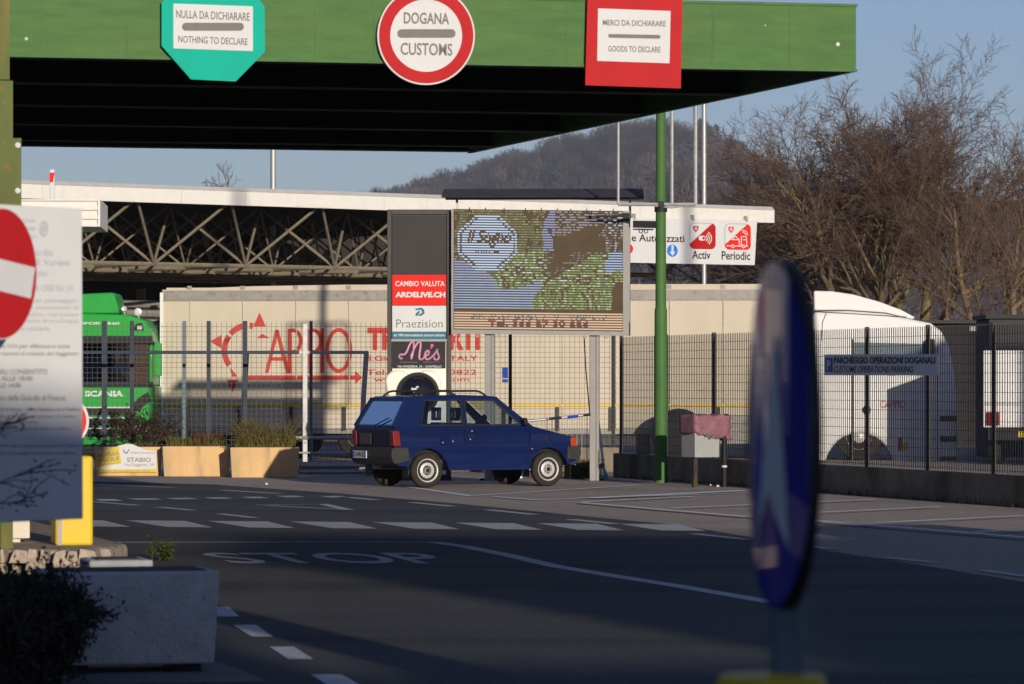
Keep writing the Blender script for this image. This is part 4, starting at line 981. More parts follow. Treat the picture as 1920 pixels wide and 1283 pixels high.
for s in (-1, 1):                                                  # doors, proud of the body side
    dp = [(-.395, .31), (.50, .31), (.74, .42), (.76, .93), (-.395, .93)]
    mb = MB(); mb.prism(dp, s * (HWD - .01), s * (HWD + .004), 0, body_map); d = flank(mb.build('door', M['car_blue'], CAR, smooth=30, bevel=.005))
    mb = MB(); mb.box(-.355, -.25, s * (HWD - .004), s * (HWD - .004) + s * .018, .80, .83) if s > 0 else mb.box(-.355, -.25, -HWD - .016, -HWD + .003, .80, .83); mb.build('handle', M['black'], d, bevel=.004)
    mb = MB(); mb.hexa([(.62, s * .72, .98), (.70, s * .72, .98), (.70, s * .84, .98), (.62, s * .84, .98)], [(.60, s * .73, 1.09), (.66, s * .73, 1.09), (.66, s * .84, 1.10), (.60, s * .84, 1.10)]); mb.build('mirror', M['black'], d, bevel=.015)
mb = MB()                                                          # crease along the side, seams, filler cap
for s in (-1, 1):
    mb.bar((-1.60, s * (HWD * .985), .88), (-.40, s * (HWD - .008), .88), .012, .008); mb.bar((-.412, s * (HWD + .0), .93), (-.412, s * HWD, .33), .006, .01); mb.bar((.775, s * (HWD - .006), .93), (.755, s * HWD, .42), .006, .01)
mb.build('seam', M['car_dark'], CAR)
mb = MB(); mb.box(-.83, -.66, -HWD - .004, -HWD + .02, .68, .80); mb.build('filler_flap', M['car_blue'], CAR, bevel=.005)
mb = MB()
for x, z in ((-.62, .73), (-.80, .71), (-.31, .76), (-.28, .89), (.80, .60)): mb.lathe([(.011, 0), (.008, .008), (.0001, .01)], 10, Matrix.Translation((x, -HWD + .002, z)) @ Matrix.Rotation(R(90), 4, 'X'))
mb.build('badge', M['silver'], CAR)
mb = MB(); mb.box(1.02, 1.06, -HWD - .012, -HWD + .02, .755, .775); mb.build('side_repeater', M['lamp_red'], CAR)
for nm, ax, sg in (('rear_bumper', -1, -1), ('front_bumper', 1, 1)):
    mb = MB(); e = 1.70 if ax > 0 else 1.70
    xs = (AR - .34) if ax < 0 else (AF + .34)
    P = [(xs, .64), (ax * 1.62, .645), (ax * (e - .01), .62), (ax * e, .52), (ax * (e - .05), .38), (ax * 1.56, .33), (xs, .345)]
    if ax < 0: P = [(xs - .01, .635), (-1.64, .645), (-1.70, .62), (-1.705, .50), (-1.66, .39), (-1.55, .365), (xs + .035, .37)]
    mb.prism(P, -HWD - .03, HWD + .03, 0, body_map); mb.build(nm, M['black_trim'], CAR, bevel=.02, seg=3)
mb = MB(); mb.add([(-1.634, -.655, .655), (-1.662, -.655, .925), (-1.662, .655, .925), (-1.634, .655, .655)], [(0, 1, 2, 3)]); mb.build('tail_panel', M['car_dark'], CAR)  # darker than the body: partly the panel's own tone, partly shade put into colour
for s in (-1, 1):
    mb = MB(); mb.hexa([(-1.66, s * .745, .66), (-1.53, s * .748, .66), (-1.53, s * .60, .66), (-1.66, s * .60, .66)], [(-1.675, s * .735, .90), (-1.56, s * .742, .90), (-1.56, s * .60, .90), (-1.675, s * .60, .90)]); mb.build('tail_light', M['lamp_red'], CAR, bevel=.012)
    mb = MB(); mb.hexa([(1.52, s * .742, .60), (1.635, s * .725, .60), (1.635, s * .62, .60), (1.52, s * .62, .60)], [(1.50, s * .742, .775), (1.61, s * .722, .775), (1.61, s * .62, .775), (1.50, s * .62, .775)]); mb.build('indicator', M['lamp_orange'], CAR, bevel=.01)
mb = MB(); mb.box(-1.676, -1.664, .05, .46, .68, .86); mb.build('sticker', M['dark_frame'], CAR)
mb = MB(); mb.box(-1.724, -1.708, .12, .62, .46, .575); pl_ = mb.build('number_plate', M['sign_white'], CAR)
mb = MB(); mb.box(-1.727, -1.7245, .56, .615, .465, .57); mb.box(-1.727, -1.7245, .125, .17, .465, .57); mb.build('plate_band', M['plate_blue'], pl_)
v_, f_ = glyphs('CE 493 SZ', .03); mb = MB(); mb.add([(-1.726, .54 - .35 * a, .48 + .075 * b) for a, b in v_], f_); mb.build('plate_lettering', M['ink'], pl_)
def car_wheel(x, s):
    Mx = Matrix.Translation((x, s * .735, WR)) @ Matrix.Rotation(R(90 if s < 0 else -90), 4, 'X')
    mb = MB(); mb.lathe([(.17, -.14), (.235, -.145), (.262, -.12), (WR, -.10), (WR, -.03), (.264, -.012), (.24, .0), (.185, -.006), (.172, -.02)], 40, Mx); w = mb.build('wheel', M['rubber'], CAR, smooth=40)
    mb = MB(); mb.lathe([(.182, -.022), (.186, -.003), (.172, -.006), (.158, -.03), (.118, -.018), (.085, -.012), (.075, -.02), (.045, -.02), (.04, -.002), (.0001, .0)], 40, Mx); mb.build('rim', M['silver'], w, smooth=30)
    mb = MB()
    for k in range(16):
        a = 2 * math.pi * k / 16; T = Mx @ Matrix.Rotation(a, 4, 'Z') @ Matrix.Translation((.133, 0, -.0155))
        c = [T @ Vector(q) for q in ((-.014, -.009, 0), (.012, -.011, -.006), (.012, .011, -.006), (-.014, .009, 0))]; mb.add(c, [(0, 1, 2, 3)])
    mb.lathe([(.036, .0005), (.03, .006), (.0001, .007)], 16, Mx)
    mb.build('slots', M['black'], w)
for x in (AR, AF):
    for s in (-1, 1): car_wheel(x, s)
for s in (-1, 1):
    mb = MB(); y = s * .53; mb.tube([(-1.22, y, 1.44), (-1.12, y, 1.505), (-1.05, y, 1.52), (-.1, y, 1.525), (-.03, y, 1.51), (.08, y, 1.445)], .017, 8); mb.tube([(-.55, y, 1.455), (-.55, y, 1.52)], .02, 8)
    mb.build('roof_rail', M['black'], CAR, smooth=50)
mb = MB()
mb.box(-1.55, .8, -.62, .62, .38, .44); mb.hexa([(.55, -.64, .9), (.86, -.64, .9), (.86, .64, .9), (.55, .64, .9)], [(.62, -.62, .985), (.82, -.62, .97), (.82, .62, .97), (.62, .62, .985)])
mb.hexa([(-1.0, -.6, .44), (-.85, -.6, .44), (-.85, .6, .44), (-1.0, .6, .44)], [(-1.15, -.58, .97), (-1.05, -.58, .97), (-1.05, .58, .97), (-1.15, .58, .97)])
mb.build('cabin_trim', M['interior'], CAR)
for y in (-.33, .33):
    mb = MB(); mb.hexa([(-.20, y - .24, .5), (-.06, y - .24, .5), (-.06, y + .24, .5), (-.20, y + .24, .5)], [(-.40, y - .2, 1.02), (-.28, y - .2, 1.02), (-.28, y + .2, 1.02), (-.40, y + .2, 1.02)])
    mb.box(-.25, .28, y - .25, y + .25, .44, .62)
    st = mb.build('seat', M['interior'], CAR, bevel=.03)
    mb = MB(); c = (-.375, y)
    for a in ((-.12, -.07, 1.05, 1.26), (.07, .12, 1.05, 1.26), (-.12, .12, 1.20, 1.26), (-.12, .12, 1.05, 1.10)): mb.box(-.40, -.34, y + a[0], y + a[1], a[2], a[3])
    mb.build('headrest', M['interior'], st)
mb = MB(); mb.lathe([(.17, -.012), (.185, 0), (.17, .012), (.155, 0), (.17, -.012)], 24, Matrix.Translation((.42, .33, .98)) @ Matrix.Rotation(R(-62), 4, 'Y')); mb.build('steering_wheel', M['black'], CAR)
mb = MB(); mb.tube([(-1.62, .38, .30), (-1.72, .38, .29)], .02, 10); mb.tube([(-1.5, .3, .33), (.9, .3, .3)], .05, 8); mb.build('exhaust', M['rail_grey'], CAR)
for s in (-1, 1): MB().box(AF + .36, AF + .37, s * .70 - .1, s * .70 + .1, .12, .36).build('mud_flap', M['black'], CAR); MB().box(AR - .36, AR - .35, s * .66 - .1, s * .66 + .1, .16, .36).build('mud_flap', M['black'], CAR)

# ------------------------------------------------------------------ white semi-trailer and its tractor
TR = Pl(305, 87.2, -4)
t = on(TR, 'semi_trailer', 'long cream curtain-sided trailer lettered CAPPIO TRASPORTI in red', 'trailer')
xr = TR.x(1470); za = TR.xz(730, 534)[1]; zbm = TR.xz(730, 803)[1]; DW = 2.5
mb = MB(); mb.box(.08, xr - .08, .02, DW, zbm + .02, za - .06); mb.build('load_body', M['tarp'], t)
# curtain with slight billow between the battens
mb = MB(); NX, NZ = 150, 8; rr = random.Random(4)
zc0, zc1 = zbm, TR.xz(730, 563)[1]
ph = [rr.uniform(-1, 1) for _ in range(60)]
def bil(x, u): 
    c = x / .88; k = int(c); f = c - k
    return -.012 - .022 * math.sin(math.pi * f) ** .8 * math.sin(math.pi * u) * (1 + .5 * ph[k % 60]) - .004 * mn.noise((x * 3, u * 4, 2))
vs = [(xr * i / NX, bil(xr * i / NX, j / NZ) if .05 < xr * i / NX < xr - .05 else 0, zc0 + (zc1 - zc0) * j / NZ) for j in range(NZ + 1) for i in range(NX + 1)]
mb.add(vs, [(j * (NX + 1) + i, j * (NX + 1) + i + 1, (j + 1) * (NX + 1) + i + 1, (j + 1) * (NX + 1) + i) for j in range(NZ) for i in range(NX)]); mb.build('curtain', M['tarp'], t, smooth=60)
k = .62
while k < xr - .3: MB().box(k - .012, k + .012, -.052, -.041, zc0 + .01, zc1 - .01).build('curtain_seam', M['tarp_seam'], t); k += 1.16
mb = MB(); zt1 = TR.xz(730, 545)[1]; mb.box(0, xr, -.05, .0, zc1 - .01, zt1); mb.build('top_rail', M['rail_grey'], t)
sg = [(0, TR.xz(310, 546)[1]), (.15, TR.xz(310, 543)[1]), (2.0, TR.xz(480, 537)[1]), (4.0, za), (xr, za)]
mb = MB(); n = len(sg); P = [(x, z) for x, z in sg] + [(xr, zt1 + .003), (0, zt1 + .003)]; P[0] = (0, max(sg[0][1], zt1 + .02)); mb.prism(P, -.06, DW); mb.build('roof_sheet', M['tarp'], t)
for k in range(12): x = .6 + k * 1.16; MB().box(x - .05, x + .05, -.075, -.062, za - .10, za - .02).build('roof_clip', M['rail_grey'], t)
mb = MB(); mb.box(-.05, .02, -.06, DW, zbm - .25, TR.xz(306, 548)[1] - .01); mb.build('rear_post', M['truck_white'], t)
mb = MB(); z = TR.xz(730, 760)[1]; mb.box(.05, xr - .05, -.05, -.042, z - .025, z + .025); mb.build('reflective_line', M['yellow_line'], t)
mb = MB(); z0 = TR.xz(730, 772)[1]
k = .5
while k < xr: MB().box(k - .04, k + .04, -.065, -.045, zbm - .05, z0 + .1).build('strap', M['dark_frame'], t); k += 1.16
mb = MB(); mb.box(0, xr, .0, DW, zbm - .12, zbm + .015); mb.build('chassis', M['rail_grey'], t)
mb = MB(); mb.box(4.2, 8.6, .05, .1, .42, zbm - .16); mb.build('side_guard', M['truck_white'], t)
def big_wheel(par, x, y, r=.5, name='wheel'):
    Mx = Matrix.Translation((x, y, r)) @ Matrix.Rotation(R(90), 4, 'X')
    mb = MB(); mb.lathe([(.28, -.28), (r * .95, -.28), (r, -.25), (r, -.05), (r * .95, -.0), (.30, .0), (.27, -.04)], 36, Mx); w = mb.build(name, M['rubber'], par, smooth=40)
    mb = MB(); mb.lathe([(.28, -.05), (.28, -.03), (.2, -.10), (.12, -.03), (.0001, -.02)], 28, Mx); mb.build('rim', M['silver'], w, smooth=40)
for x in (1.7, 3.0, 4.3): big_wheel(t, x, .15); 
mb = MB(); mb.box(.3, 4.9, .2, 2.3, .45, zbm - .13); mb.box(xr - 3.2, xr - 2.9, .3, .5, .0, zbm - .1); mb.build('running_gear', M['black'], t)
# red lettering
mb = MB(); y = -.047
def arc(cx, cy, rx, ry, w, a0, a1, n=22):
    o_ = ell(cx, cy, rx, ry, n, a0, a1); i_ = ell(cx, cy, rx - w, ry - w * 1.1, n, a0, a1)
    a, b = TR.pts(o_), TR.pts(i_)
    for k in range(n): mb.face([a[k], a[k + 1], b[k + 1], b[k]], y)
arc(466, 657, 49, 52, 10, 143, 215); arc(466, 657, 49, 52, 10, 222, 268); arc(466, 657, 49, 52, 10, 274, 282)
for tri in ([(395, 640), (416, 628), (416, 653)], [(487.5, 587), (476, 612), (499, 612)], [(437, 735), (427, 712), (448, 712)]): mb.face(TR.pts(tri), y)
for q in ([(422, 636), (434, 632), (430, 640), (421, 645)], [(482, 634), (492, 626), (506, 634), (500, 634)], [(432, 690), (440, 698), (446, 706), (436, 706)]): mb.face(TR.pts(q), y)
# A P P I O in tall narrow strokes
for s in ([(501, 698), (520, 620), (541, 698)], [(509, 673), (534, 673)]):
    for q in stroke(s, 6.5): mb.face(TR.pts(q), y)
for x in (544, 582):
    for q in stroke([(x, 699), (x, 618)], 7): mb.face(TR.pts(q), y)
    for q in stroke(bez([(x + 1, 620), (x + 26, 612), (x + 28, 664), (x + 1, 660)]), 6.5): mb.face(TR.pts(q), y)
for q in stroke([(605, 617), (605, 698)], 7): mb.face(TR.pts(q), y)
a, b = TR.pts(ell(636, 657, 25, 42, 32)), TR.pts(ell(636, 657, 18, 35, 32))
for k in range(32): mb.face([a[k], a[(k + 1) % 32], b[(k + 1) % 32], b[k]], y)
mb.face(TR.pts(rect(455, 704, 668, 712)), y); mb.face(TR.pts([(667, 696), (680, 708), (667, 720)]), y)
text(mb, TR, 'TRASPORTI', 690, 614, 900, 657, y, bold=.05)
text(mb, TR, 'S.Giorgio - VA - ITALY', 688, 667, 896, 680, y, bold=.012); text(mb, TR, 'Tel. 0332 /7350822', 688, 693, 894, 703, y, bold=.01); text(mb, TR, 'www.cappio .com', 702, 708, 880, 718, y, bold=.01)
mb.build('lettering', M['logo_red'], t)
mb = MB(); mb.face(TR.pts(rect(942, 689, 953, 709)), y); mb.face(TR.pts(rect(942, 711, 953, 717)), y); mb.build('small_sticker', M['blue_print'], t)

TC = Pl(1640, 84.9, -4)
t = on(TC, 'white_tractor_unit', 'white lorry tractor cab behind the grating fence, coupled to the trailer', 'truck')
arc_ = [(1611 + 66 * math.cos(R(a)), 885 - 72 * math.sin(R(a))) for a in range(172, 7, -11)]
cabp = [(1524, 584), (1590, 583), (1660, 588), (1715, 600), (1745, 606), (1764, 620), (1778, 645), (1788, 690), (1795, 760), (1796, 884), (1680, 886)] + arc_[::-1] + [(1524, 880)]
mb = MB(); mb.prism(TC.pts(cabp), 0, 2.42); mb.build('cab', M['truck_white'], t, smooth=35, bevel=.10, seg=4)
defl = [(1526, 545), (1560, 546), (1600, 552), (1650, 566), (1690, 581), (1716, 595), (1712, 599), (1660, 586.5), (1590, 581.5), (1526, 582)]
mb = MB(); mb.prism(TC.pts(defl), .12, 2.3); mb.build('roof_deflector', M['truck_white'], t, smooth=35, bevel=.06, seg=3)
mb = MB(); mb.prism(TC.pts([(1600, 642), (1735, 645), (1752, 700), (1668, 705), (1600, 690)]), -.006, .02); mb.build('side_window', M['glass_dark'], t)
mb = MB()
for q in (rect(1596, 636, 1600, 880), rect(1757, 650, 1759, 884), rect(1528, 583.5, 1700, 585, .06)): mb.prism(TC.pts(q), -.004, .0)
for q in stroke([(1549, 588), (1542, 605), (1540, 640)], 1.5): mb.prism(TC.pts(q), -.004, 0)
mb.build('panel_gap', M['dark_frame'], t)
mb = MB(); mb.prism(TC.pts(rect(1738, 636, 1752, 690)), -.28, -.1); mb.build('mirror', M['black'], t, bevel=.03)
mb = MB(); mb.prism(TC.pts(ell(1625, 769, 8, 9, 20)), -.006, .0); mb.build('fuel_cap', M['black'], t)
mb = MB(); text(mb, TC, 'CAPPIO', 1650, 751, 1698, 765, -.006, bold=.0); mb.build('lettering', M['logo_red'], t)
mb = MB(); mb.face(TC.pts([(1683, 822), (1692, 820), (1690, 846), (1683, 846)]), -.006, 0); mb.face(TC.pts([(1691, 832), (1702, 829), (1702, 846), (1691, 846)]), -.006, 1); mb.build('sticker', [M['logo_red'], M['yellow_line']], t)
for py in (780, 818, 856): MB().prism(TC.pts(rect(1762, py, 1794, py + 10)), -.03, .2).build('step', M['black'], t)
big_wheel(t, TC.x(1611), .05, .5); 
big_wheel(t, TC.x(1272), .12, .5)
mb = MB(); mb.box(TC.x(1230), TC.x(1530), .6, 1.9, .62, .95); mb.box(TC.x(1345), TC.x(1500), .1, .62, .35, .95); mb.build('chassis', M['rail_grey'], t)
mb = MB(); mb.lathe([(.58, 0), (.60, -.0), (.60, -.45), (.58, -.45), (.58, 0)], 28, Matrix.Translation((TC.x(1272), .05, .5)) @ Matrix.Rotation(R(90), 4, 'X')); mb.build('mudguard', M['black'], t)

# ------------------------------------------------------------------ green lorry, front towards us, with its driver
GT = Pl(185, 85.5, 0)
t = on(GT, 'green_lorry', 'bright green lorry cab seen from the front behind the mesh fence', 'truck')
mb = MB()
mb.prism(GT.pts([(74, 640), (80, 606), (98, 592), (150, 588), (240, 590), (270, 600), (281, 616), (284, 632), (286, 646), (74, 646)]), 0, 2.2)
mb.prism(GT.pts(rect(70, 724, 290, 835)), -.06, 2.2)
for a, b in ((74, 90), (279, 286)): mb.prism(GT.pts(rect(a, 646.2, b, 723.8)), .0, 2.2)
mb.prism(GT.pts(rect(90.3, 646.2, 278.7, 723.8)), 1.5, 2.19)
mb.build('cab', M['truck_green'], t, smooth=35, bevel=.05, seg=3)
mb = MB(); mb.prism(GT.pts([(92, 589), (98, 556), (140, 551), (210, 548), (214, 556), (223, 588)]), .25, 1.9); mb.build('roof_deflector', M['truck_green'], t, smooth=35, bevel=.05, seg=3)
mb = MB(); mb.prism(GT.pts(rect(76, 630, 286, 645)), -.14, .05); mb.build('sun_visor', M['black'], t, bevel=.02)
mb = MB(); mb.prism(GT.pts(rect(90.4, 645, 278.6, 724)), .03, .04); mb.build('windscreen', M['glass_dark'], t)
mb = MB(); mb.prism(GT.pts(rect(90.4, 646.3, 278.6, 723.7)), 1.42, 1.48); mb.box(GT.x(92), GT.x(277), .1, .6, GT.xz(185, 722)[1], GT.xz(185, 712)[1]); mb.build('cabin_trim', M['interior'], t)
mb = MB(); mb.prism(GT.pts(rect(72, 716, 288, 726)), -.10, -.061); 
for py in (766, 785, 805): mb.prism(GT.pts(rect(90, py, 255, py + 13)), -.085, -.062)
mb.prism(GT.pts([(240, 768), (262, 745), (278, 735), (284, 752), (270, 762), (262, 772)]), -.085, -.062)
mb.build('grille', M['black'], t)
for py in (763, 782.5, 802): MB().prism(GT.pts(rect(92, py, 252, py + 2.4)), -.10, -.088).build('chrome_strip', M['silver'], t)
mb = MB(); text(mb, GT, 'SCANIA', 160, 733, 232, 744, -.066, bold=.05); text(mb, GT, 'TRANSPORT 560', 110, 604, 224, 609, -.006, bold=.03); mb.build('lettering', M['sign_white'], t)
for a in (252, 82):
    mb = MB(); mb.prism(GT.pts(rect(a, 795, a + 33, 816)), -.08, -.061); mb.build('headlight', M['lamp_clear'], t)
mb = MB(); mb.prism(GT.pts([(249, 620), (255, 607), (267, 606), (270, 620)]), -.02, .0); mb.build('marker_panel', M['black'], t)
mb = MB(); mb.prism(GT.pts(rect(257, 611, 267, 618)), -.03, -.021); mb.build('marker_lamp', M['lamp_clear'], t)
for a, b in ((290, 303), (57, 70)):
    mb = MB(); mb.prism(GT.pts(rrect(a, 643, b, 706, 4)), -.15, .12); mi = mb.build('mirror', M['truck_green'], t, bevel=.02)
    mb = MB(); c = GT.x((a + b) / 2); e = GT.x(284) if a > 200 else GT.x(76); mb.bar((c, -.02, GT.xz(300, 655)[1]), (e, .05, GT.xz(300, 640)[1]), .04); mb.build('arm', M['black'], mi)
for px, py, r in ((258, 585, .085), (232, 579, .06)):
    x, z = GT.xz(px, py); mb = MB(); mb.lathe([(r * .5, -.12), (r, -.02), (r, .03), (r * .8, .04), (.0001, .03)], 18, Matrix.Translation((x, .1, z)) @ Matrix.Rotation(R(90), 4, 'X')); mb.tube([(x, .15, z), (x, .2, GT.xz(px, 597)[1])], .02, 6); mb.build('roof_lamp', M['silver'], t, smooth=40)
mb = MB(); mb.box(GT.x(78), GT.x(282), .2, 2.0, .35, .8); mb.prism(GT.pts(rect(74, 836, 290, 862)), -.08, .3); mb.build('bumper', M['black'], t)
for a in (110, 258): big_wheel(t, GT.x(a), .75, .5)
# cargo body behind the cab
mb = MB(); mb.box(GT.x(74), GT.x(286), 2.4, 8.5, .9, 3.0); mb.build('cargo_body', M['wall_dark'], t)
big_wheel(t, GT.x(110), 6.5, .5); big_wheel(t, GT.x(258), 6.5, .5)
# driver
def skin_body(name, verts, edges, radii, m, parent, sub=2):
    me = bpy.data.meshes.new(name); me.from_pydata(verts, edges, []); me.materials.append(m)
    o = bpy.data.objects.new(name, me); C.objects.link(o); o.parent = parent
    md = o.modifiers.new('skin', 'SKIN'); md.use_smooth_shade = True
    for i, r in enumerate(radii): me.skin_vertices[0].data[i].radius = (r, r) if not isinstance(r, tuple) else r
    me.skin_vertices[0].data[0].use_root = True
    s = o.modifiers.new('sub', 'SUBSURF'); s.levels = s.render_levels = sub
    return o
zs = GT.xz(210, 722)[1]
PD = thing('person', 'lorry driver in a blue shirt at the wheel behind the windscreen', 'person', GT.o + Vector((GT.x(212), .75, 0)))
vs = [(0, .15, zs - .10), (0, .14, zs + .12), (0, .10, zs + .32), (0, .08, zs + .42), (0, .05, zs + .50),
      (-.18, .10, zs + .34), (-.26, -.05, zs + .10), (-.20, -.28, zs + .14), (.18, .10, zs + .34), (.26, -.05, zs + .12), (.22, -.28, zs + .20),
      (-.10, .05, zs - .14), (-.12, -.30, zs - .12), (-.12, -.34, zs - .5), (.10, .05, zs - .14), (.12, -.30, zs - .12), (.12, -.34, zs - .5)]
eds = [(0, 1), (1, 2), (2, 3), (3, 4), (2, 5), (5, 6), (6, 7), (2, 8), (8, 9), (9, 10), (0, 11), (11, 12), (12, 13), (0, 14), (14, 15), (15, 16)]
body = skin_body('clothed_body', vs, eds, [.15, .15, (.17, .12), .07, .055, .075, .05, .034, .075, .05, .034, .10, .08, .05, .10, .08, .05], M['shirt'], PD)
mb = MB(); hz = zs + .60
mb.lathe([(.0001, -.125), (.045, -.115), (.07, -.07), (.082, .0), (.084, .05), (.07, .10), (.04, .13), (.0001, .137)], 20, Matrix.Translation((0, .03, hz)) @ Matrix.Scale(1.15, 4, (0, 1, 0)))
mb.lathe([(.018, 0), (.014, .02), (.0001, .035)], 8, Matrix.Translation((0, -.055, hz - .015)) @ Matrix.Rotation(R(90), 4, 'X'))
for s in (-1, 1): mb.lathe([(.02, -.01), (.024, 0), (.0001, .014)], 8, Matrix.Translation((s * .082, .03, hz)) @ Matrix.Rotation(R(90), 4, 'Y'))
mb.build('head', M['skin'], PD, smooth=60)
mb = MB(); mb.lathe([(.088, .035), (.088, .06), (.075, .11), (.045, .14), (.0001, .147)], 20, Matrix.Translation((0, .045, hz)) @ Matrix.Scale(1.12, 4, (0, 1, 0))); mb.build('hair', M['twig'], PD, smooth=60)
mb = MB()
for s in (-1, 1): mb.lathe([(.011, 0), (.0001, .006)], 8, Matrix.Translation((s * .032, -.058, hz + .01)) @ Matrix.Rotation(R(90), 4, 'X'))
mb.box(-.022, .022, -.066, -.056, hz - .065, hz - .056); mb.build('eyes_and_mouth', M['twig'], PD)
for s, hx, hy_, hz_ in ((-1, -.20, -.30, zs + .15), (1, .22, -.30, zs + .21)):
    mb = MB()
    mb.hexa([(hx - .04, hy_ - .0, hz_ - .02), (hx + .04, hy_, hz_ - .02), (hx + .04, hy_ + .03, hz_ - .03), (hx - .04, hy_ + .03, hz_ - .03)], [(hx - .042, hy_ - .05, hz_ + .05), (hx + .042, hy_ - .05, hz_ + .05), (hx + .042, hy_ - .02, hz_ + .055), (hx - .042, hy_ - .02, hz_ + .055)])
    for k in range(4):
        x = hx - .031 + k * .0207; L = (.062, .07, .067, .052)[k if s > 0 else 3 - k]
        mb.tube([(x, hy_ - .03, hz_ + .05), (x, hy_ - .055, hz_ + .05 + L * .5), (x, hy_ - .09, hz_ + .05 + L * .35)], [.010, .009, .007], 6)
    mb.tube([(hx - s * .04, hy_ - .01, hz_), (hx - s * .062, hy_ - .04, hz_ + .025), (hx - s * .055, hy_ - .07, hz_ + .045)], [.012, .011, .008], 6)
    mb.build('hand', M['skin'], PD, smooth=50)
mb = MB(); mb.lathe([(.22, -.014), (.235, 0), (.22, .014), (.205, 0), (.22, -.014)], 28, Matrix.Translation((GT.x(212), .75 - .36, zs + .13)) @ Matrix.Rotation(R(35), 4, 'X')); mb.tube([(GT.x(212), .39, zs + .13), (GT.x(212), .15, zs - .15)], .03, 8); mb.build('steering_wheel', M['black'], t)
mb = MB(); mb.box(GT.x(212) - .27, GT.x(212) + .27, .55, 1.15, zs - .42, zs - .22); mb.box(GT.x(212) - .25, GT.x(212) + .25, 1.03, 1.2, zs - .22, zs + .42); mb.box(GT.x(80), GT.x(280), .1, 1.4, zs - .75, zs - .70); mb.box(GT.x(212) - .2, GT.x(212) + .2, .65, 1.1, zs - .72, zs - .42); mb.build('seat', M['interior'], t)

# ------------------------------------------------------------------ station roof with space frame and the lane sign
ST = Pl(40, 100.0, 38)
t = on(ST, 'station_roof', 'long white edged station roof on an open steel space frame', 'roof')
xr = ST.x(1452); xl = -7.0; zft = ST.xz(40, 337)[1]; zfb = ST.xz(40, 372)[1]; zmid = ST.xz(40, 345)[1]
mb = MB(); mb.box(xl, xr, 0, .12, zfb, zmid); mb.build('fascia', M['cream'], t)
mb = MB(); mb.hexa([(xl, -.02, zmid + .003), (xr, -.02, zmid + .003), (xr, .5, zmid + .003), (xl, .5, zmid + .003)], [(xl, .1, zft), (xr, .1, zft), (xr, .5, zft), (xl, .5, zft)]); mb.build('edge_flashing', M['cream_top'], t)
mb = MB()
for px in (215, 590, 930, 1290): x = ST.x(px); mb.box(x - .6, x + .6, -.012, -.001, zfb + .02, zmid - .004)
mb.build('cover_strip', M['cream'], t)
mb = MB()
for px in (80, 340, 460, 720, 800, 1100, 1200, 1390): x = ST.x(px); mb.box(x - .008, x + .008, -.006, -.001, zfb, zmid - .004)
mb.build('joint', M['cream_top'], t)
RD = 38.0
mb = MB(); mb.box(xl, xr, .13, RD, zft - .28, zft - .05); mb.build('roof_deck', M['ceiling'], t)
m_ = (ST.x(618) - ST.x(271)) / 2; x0 = ST.x(447)
ztop, zbot = zft - .34, ST.xz(340, 490)[1] - .02
mb = MB(); ks = [k for k in range(-12, 14) if xl + .3 < x0 + k * m_ < xr - .2]; nr = 6
for r_ in range(nr):
    yt = .35 + r_ * m_; yb = yt + m_ * .5
    for k in ks:
        x = x0 + k * m_; xb_ = x + m_ * .5
        if xb_ < xr - .8:
            for dx_, dy_ in ((0, 0), (m_, 0), (0, m_), (m_, m_)):
                if x + dx_ < xr: mb.tube([(xb_, yb, zbot), (x + dx_, yt + dy_, ztop)], .030 if r_ else .042, 6)
            if xb_ + m_ < xr - .8: mb.tube([(xb_, yb, zbot), (xb_ + m_, yb, zbot)], .055, 6)
            if r_ < nr - 1: mb.tube([(xb_, yb, zbot), (xb_, yb + m_, zbot)], .05, 6)
            mb.lathe([(.0001, -.09), (.09, 0), (.0001, .09)], 8, Matrix.Translation((xb_, yb, zbot)))
mb.build('space_frame', M['truss'], t, smooth=50)
for cx_, cy_ in ((x0 + m_ * 4.5, .35 + 2.5 * m_), (x0 - 1.5 * m_, .35 + 2.5 * m_), (x0 + m_ * 4.5, .35 + 8.5 * m_), (x0 - 1.5 * m_, .35 + 8.5 * m_)):
    mb = MB(); mb.tube([(cx_, cy_, 0), (cx_, cy_, zbot - .02)], .16, 12); mb.build('column', M['truss'], t, smooth=50)
SW = Pl(1300, (ST.o + Vector((ST.dx, ST.dy, 0)) * ST.x(1300)).y, 38)
SW.o += Vector((math.sin(SW.a), -math.cos(SW.a), 0)) * .10
t = on(SW, 'lane_sign', 'white overhead lane sign with red Activ and Periodic truck symbols', 'sign')
sl_ = .02
def sw(px, py): return SW.xz(px, py + (px - 1300) * sl_)
def swp(L): return [sw(*p) for p in L]
mb = MB(); mb.prism(swp([(1000, 411), (1419.5, 411), (1415, 495), (1000, 495)]), 0, .06); mb.build('panel', M['sign_white'], t)
mb = MB(); yy = -.006
for a in ((1186.5, 416, 1240, 429.5), (1186.5, 431, 1225, 433.5)): mb.face(swp(rect(*a)), yy)
for cx_ in (1201.5, 1211): 
    a, b = swp(ell(cx_, 435.5, 4.2, 4.4, 16)), swp(ell(cx_, 435.5, 2.6, 2.8, 16))
    for k in range(16): mb.face([a[k], a[(k + 1) % 16], b[(k + 1) % 16], b[k]], yy)
class Off:
    def pts(s, L): return swp(L)
    xz = staticmethod(sw)
of = Off()
text(mb, of, 'Vuoti e Autorizzati', 1135, 441, 1283, 455, yy, bold=.012); text(mb, of, 'Activ', 1297.5, 470, 1332, 485.5, yy, bold=.015); text(mb, of, 'Periodic', 1353, 470, 1406.5, 486, yy, bold=.015)
mb.build('lettering', M['ink'], t)
mb = MB(); mb.face(swp(ell(1260.5, 471, 10, 11.5, 28)), yy); mb.build('blue_disc', M['blue_arrow'], t)
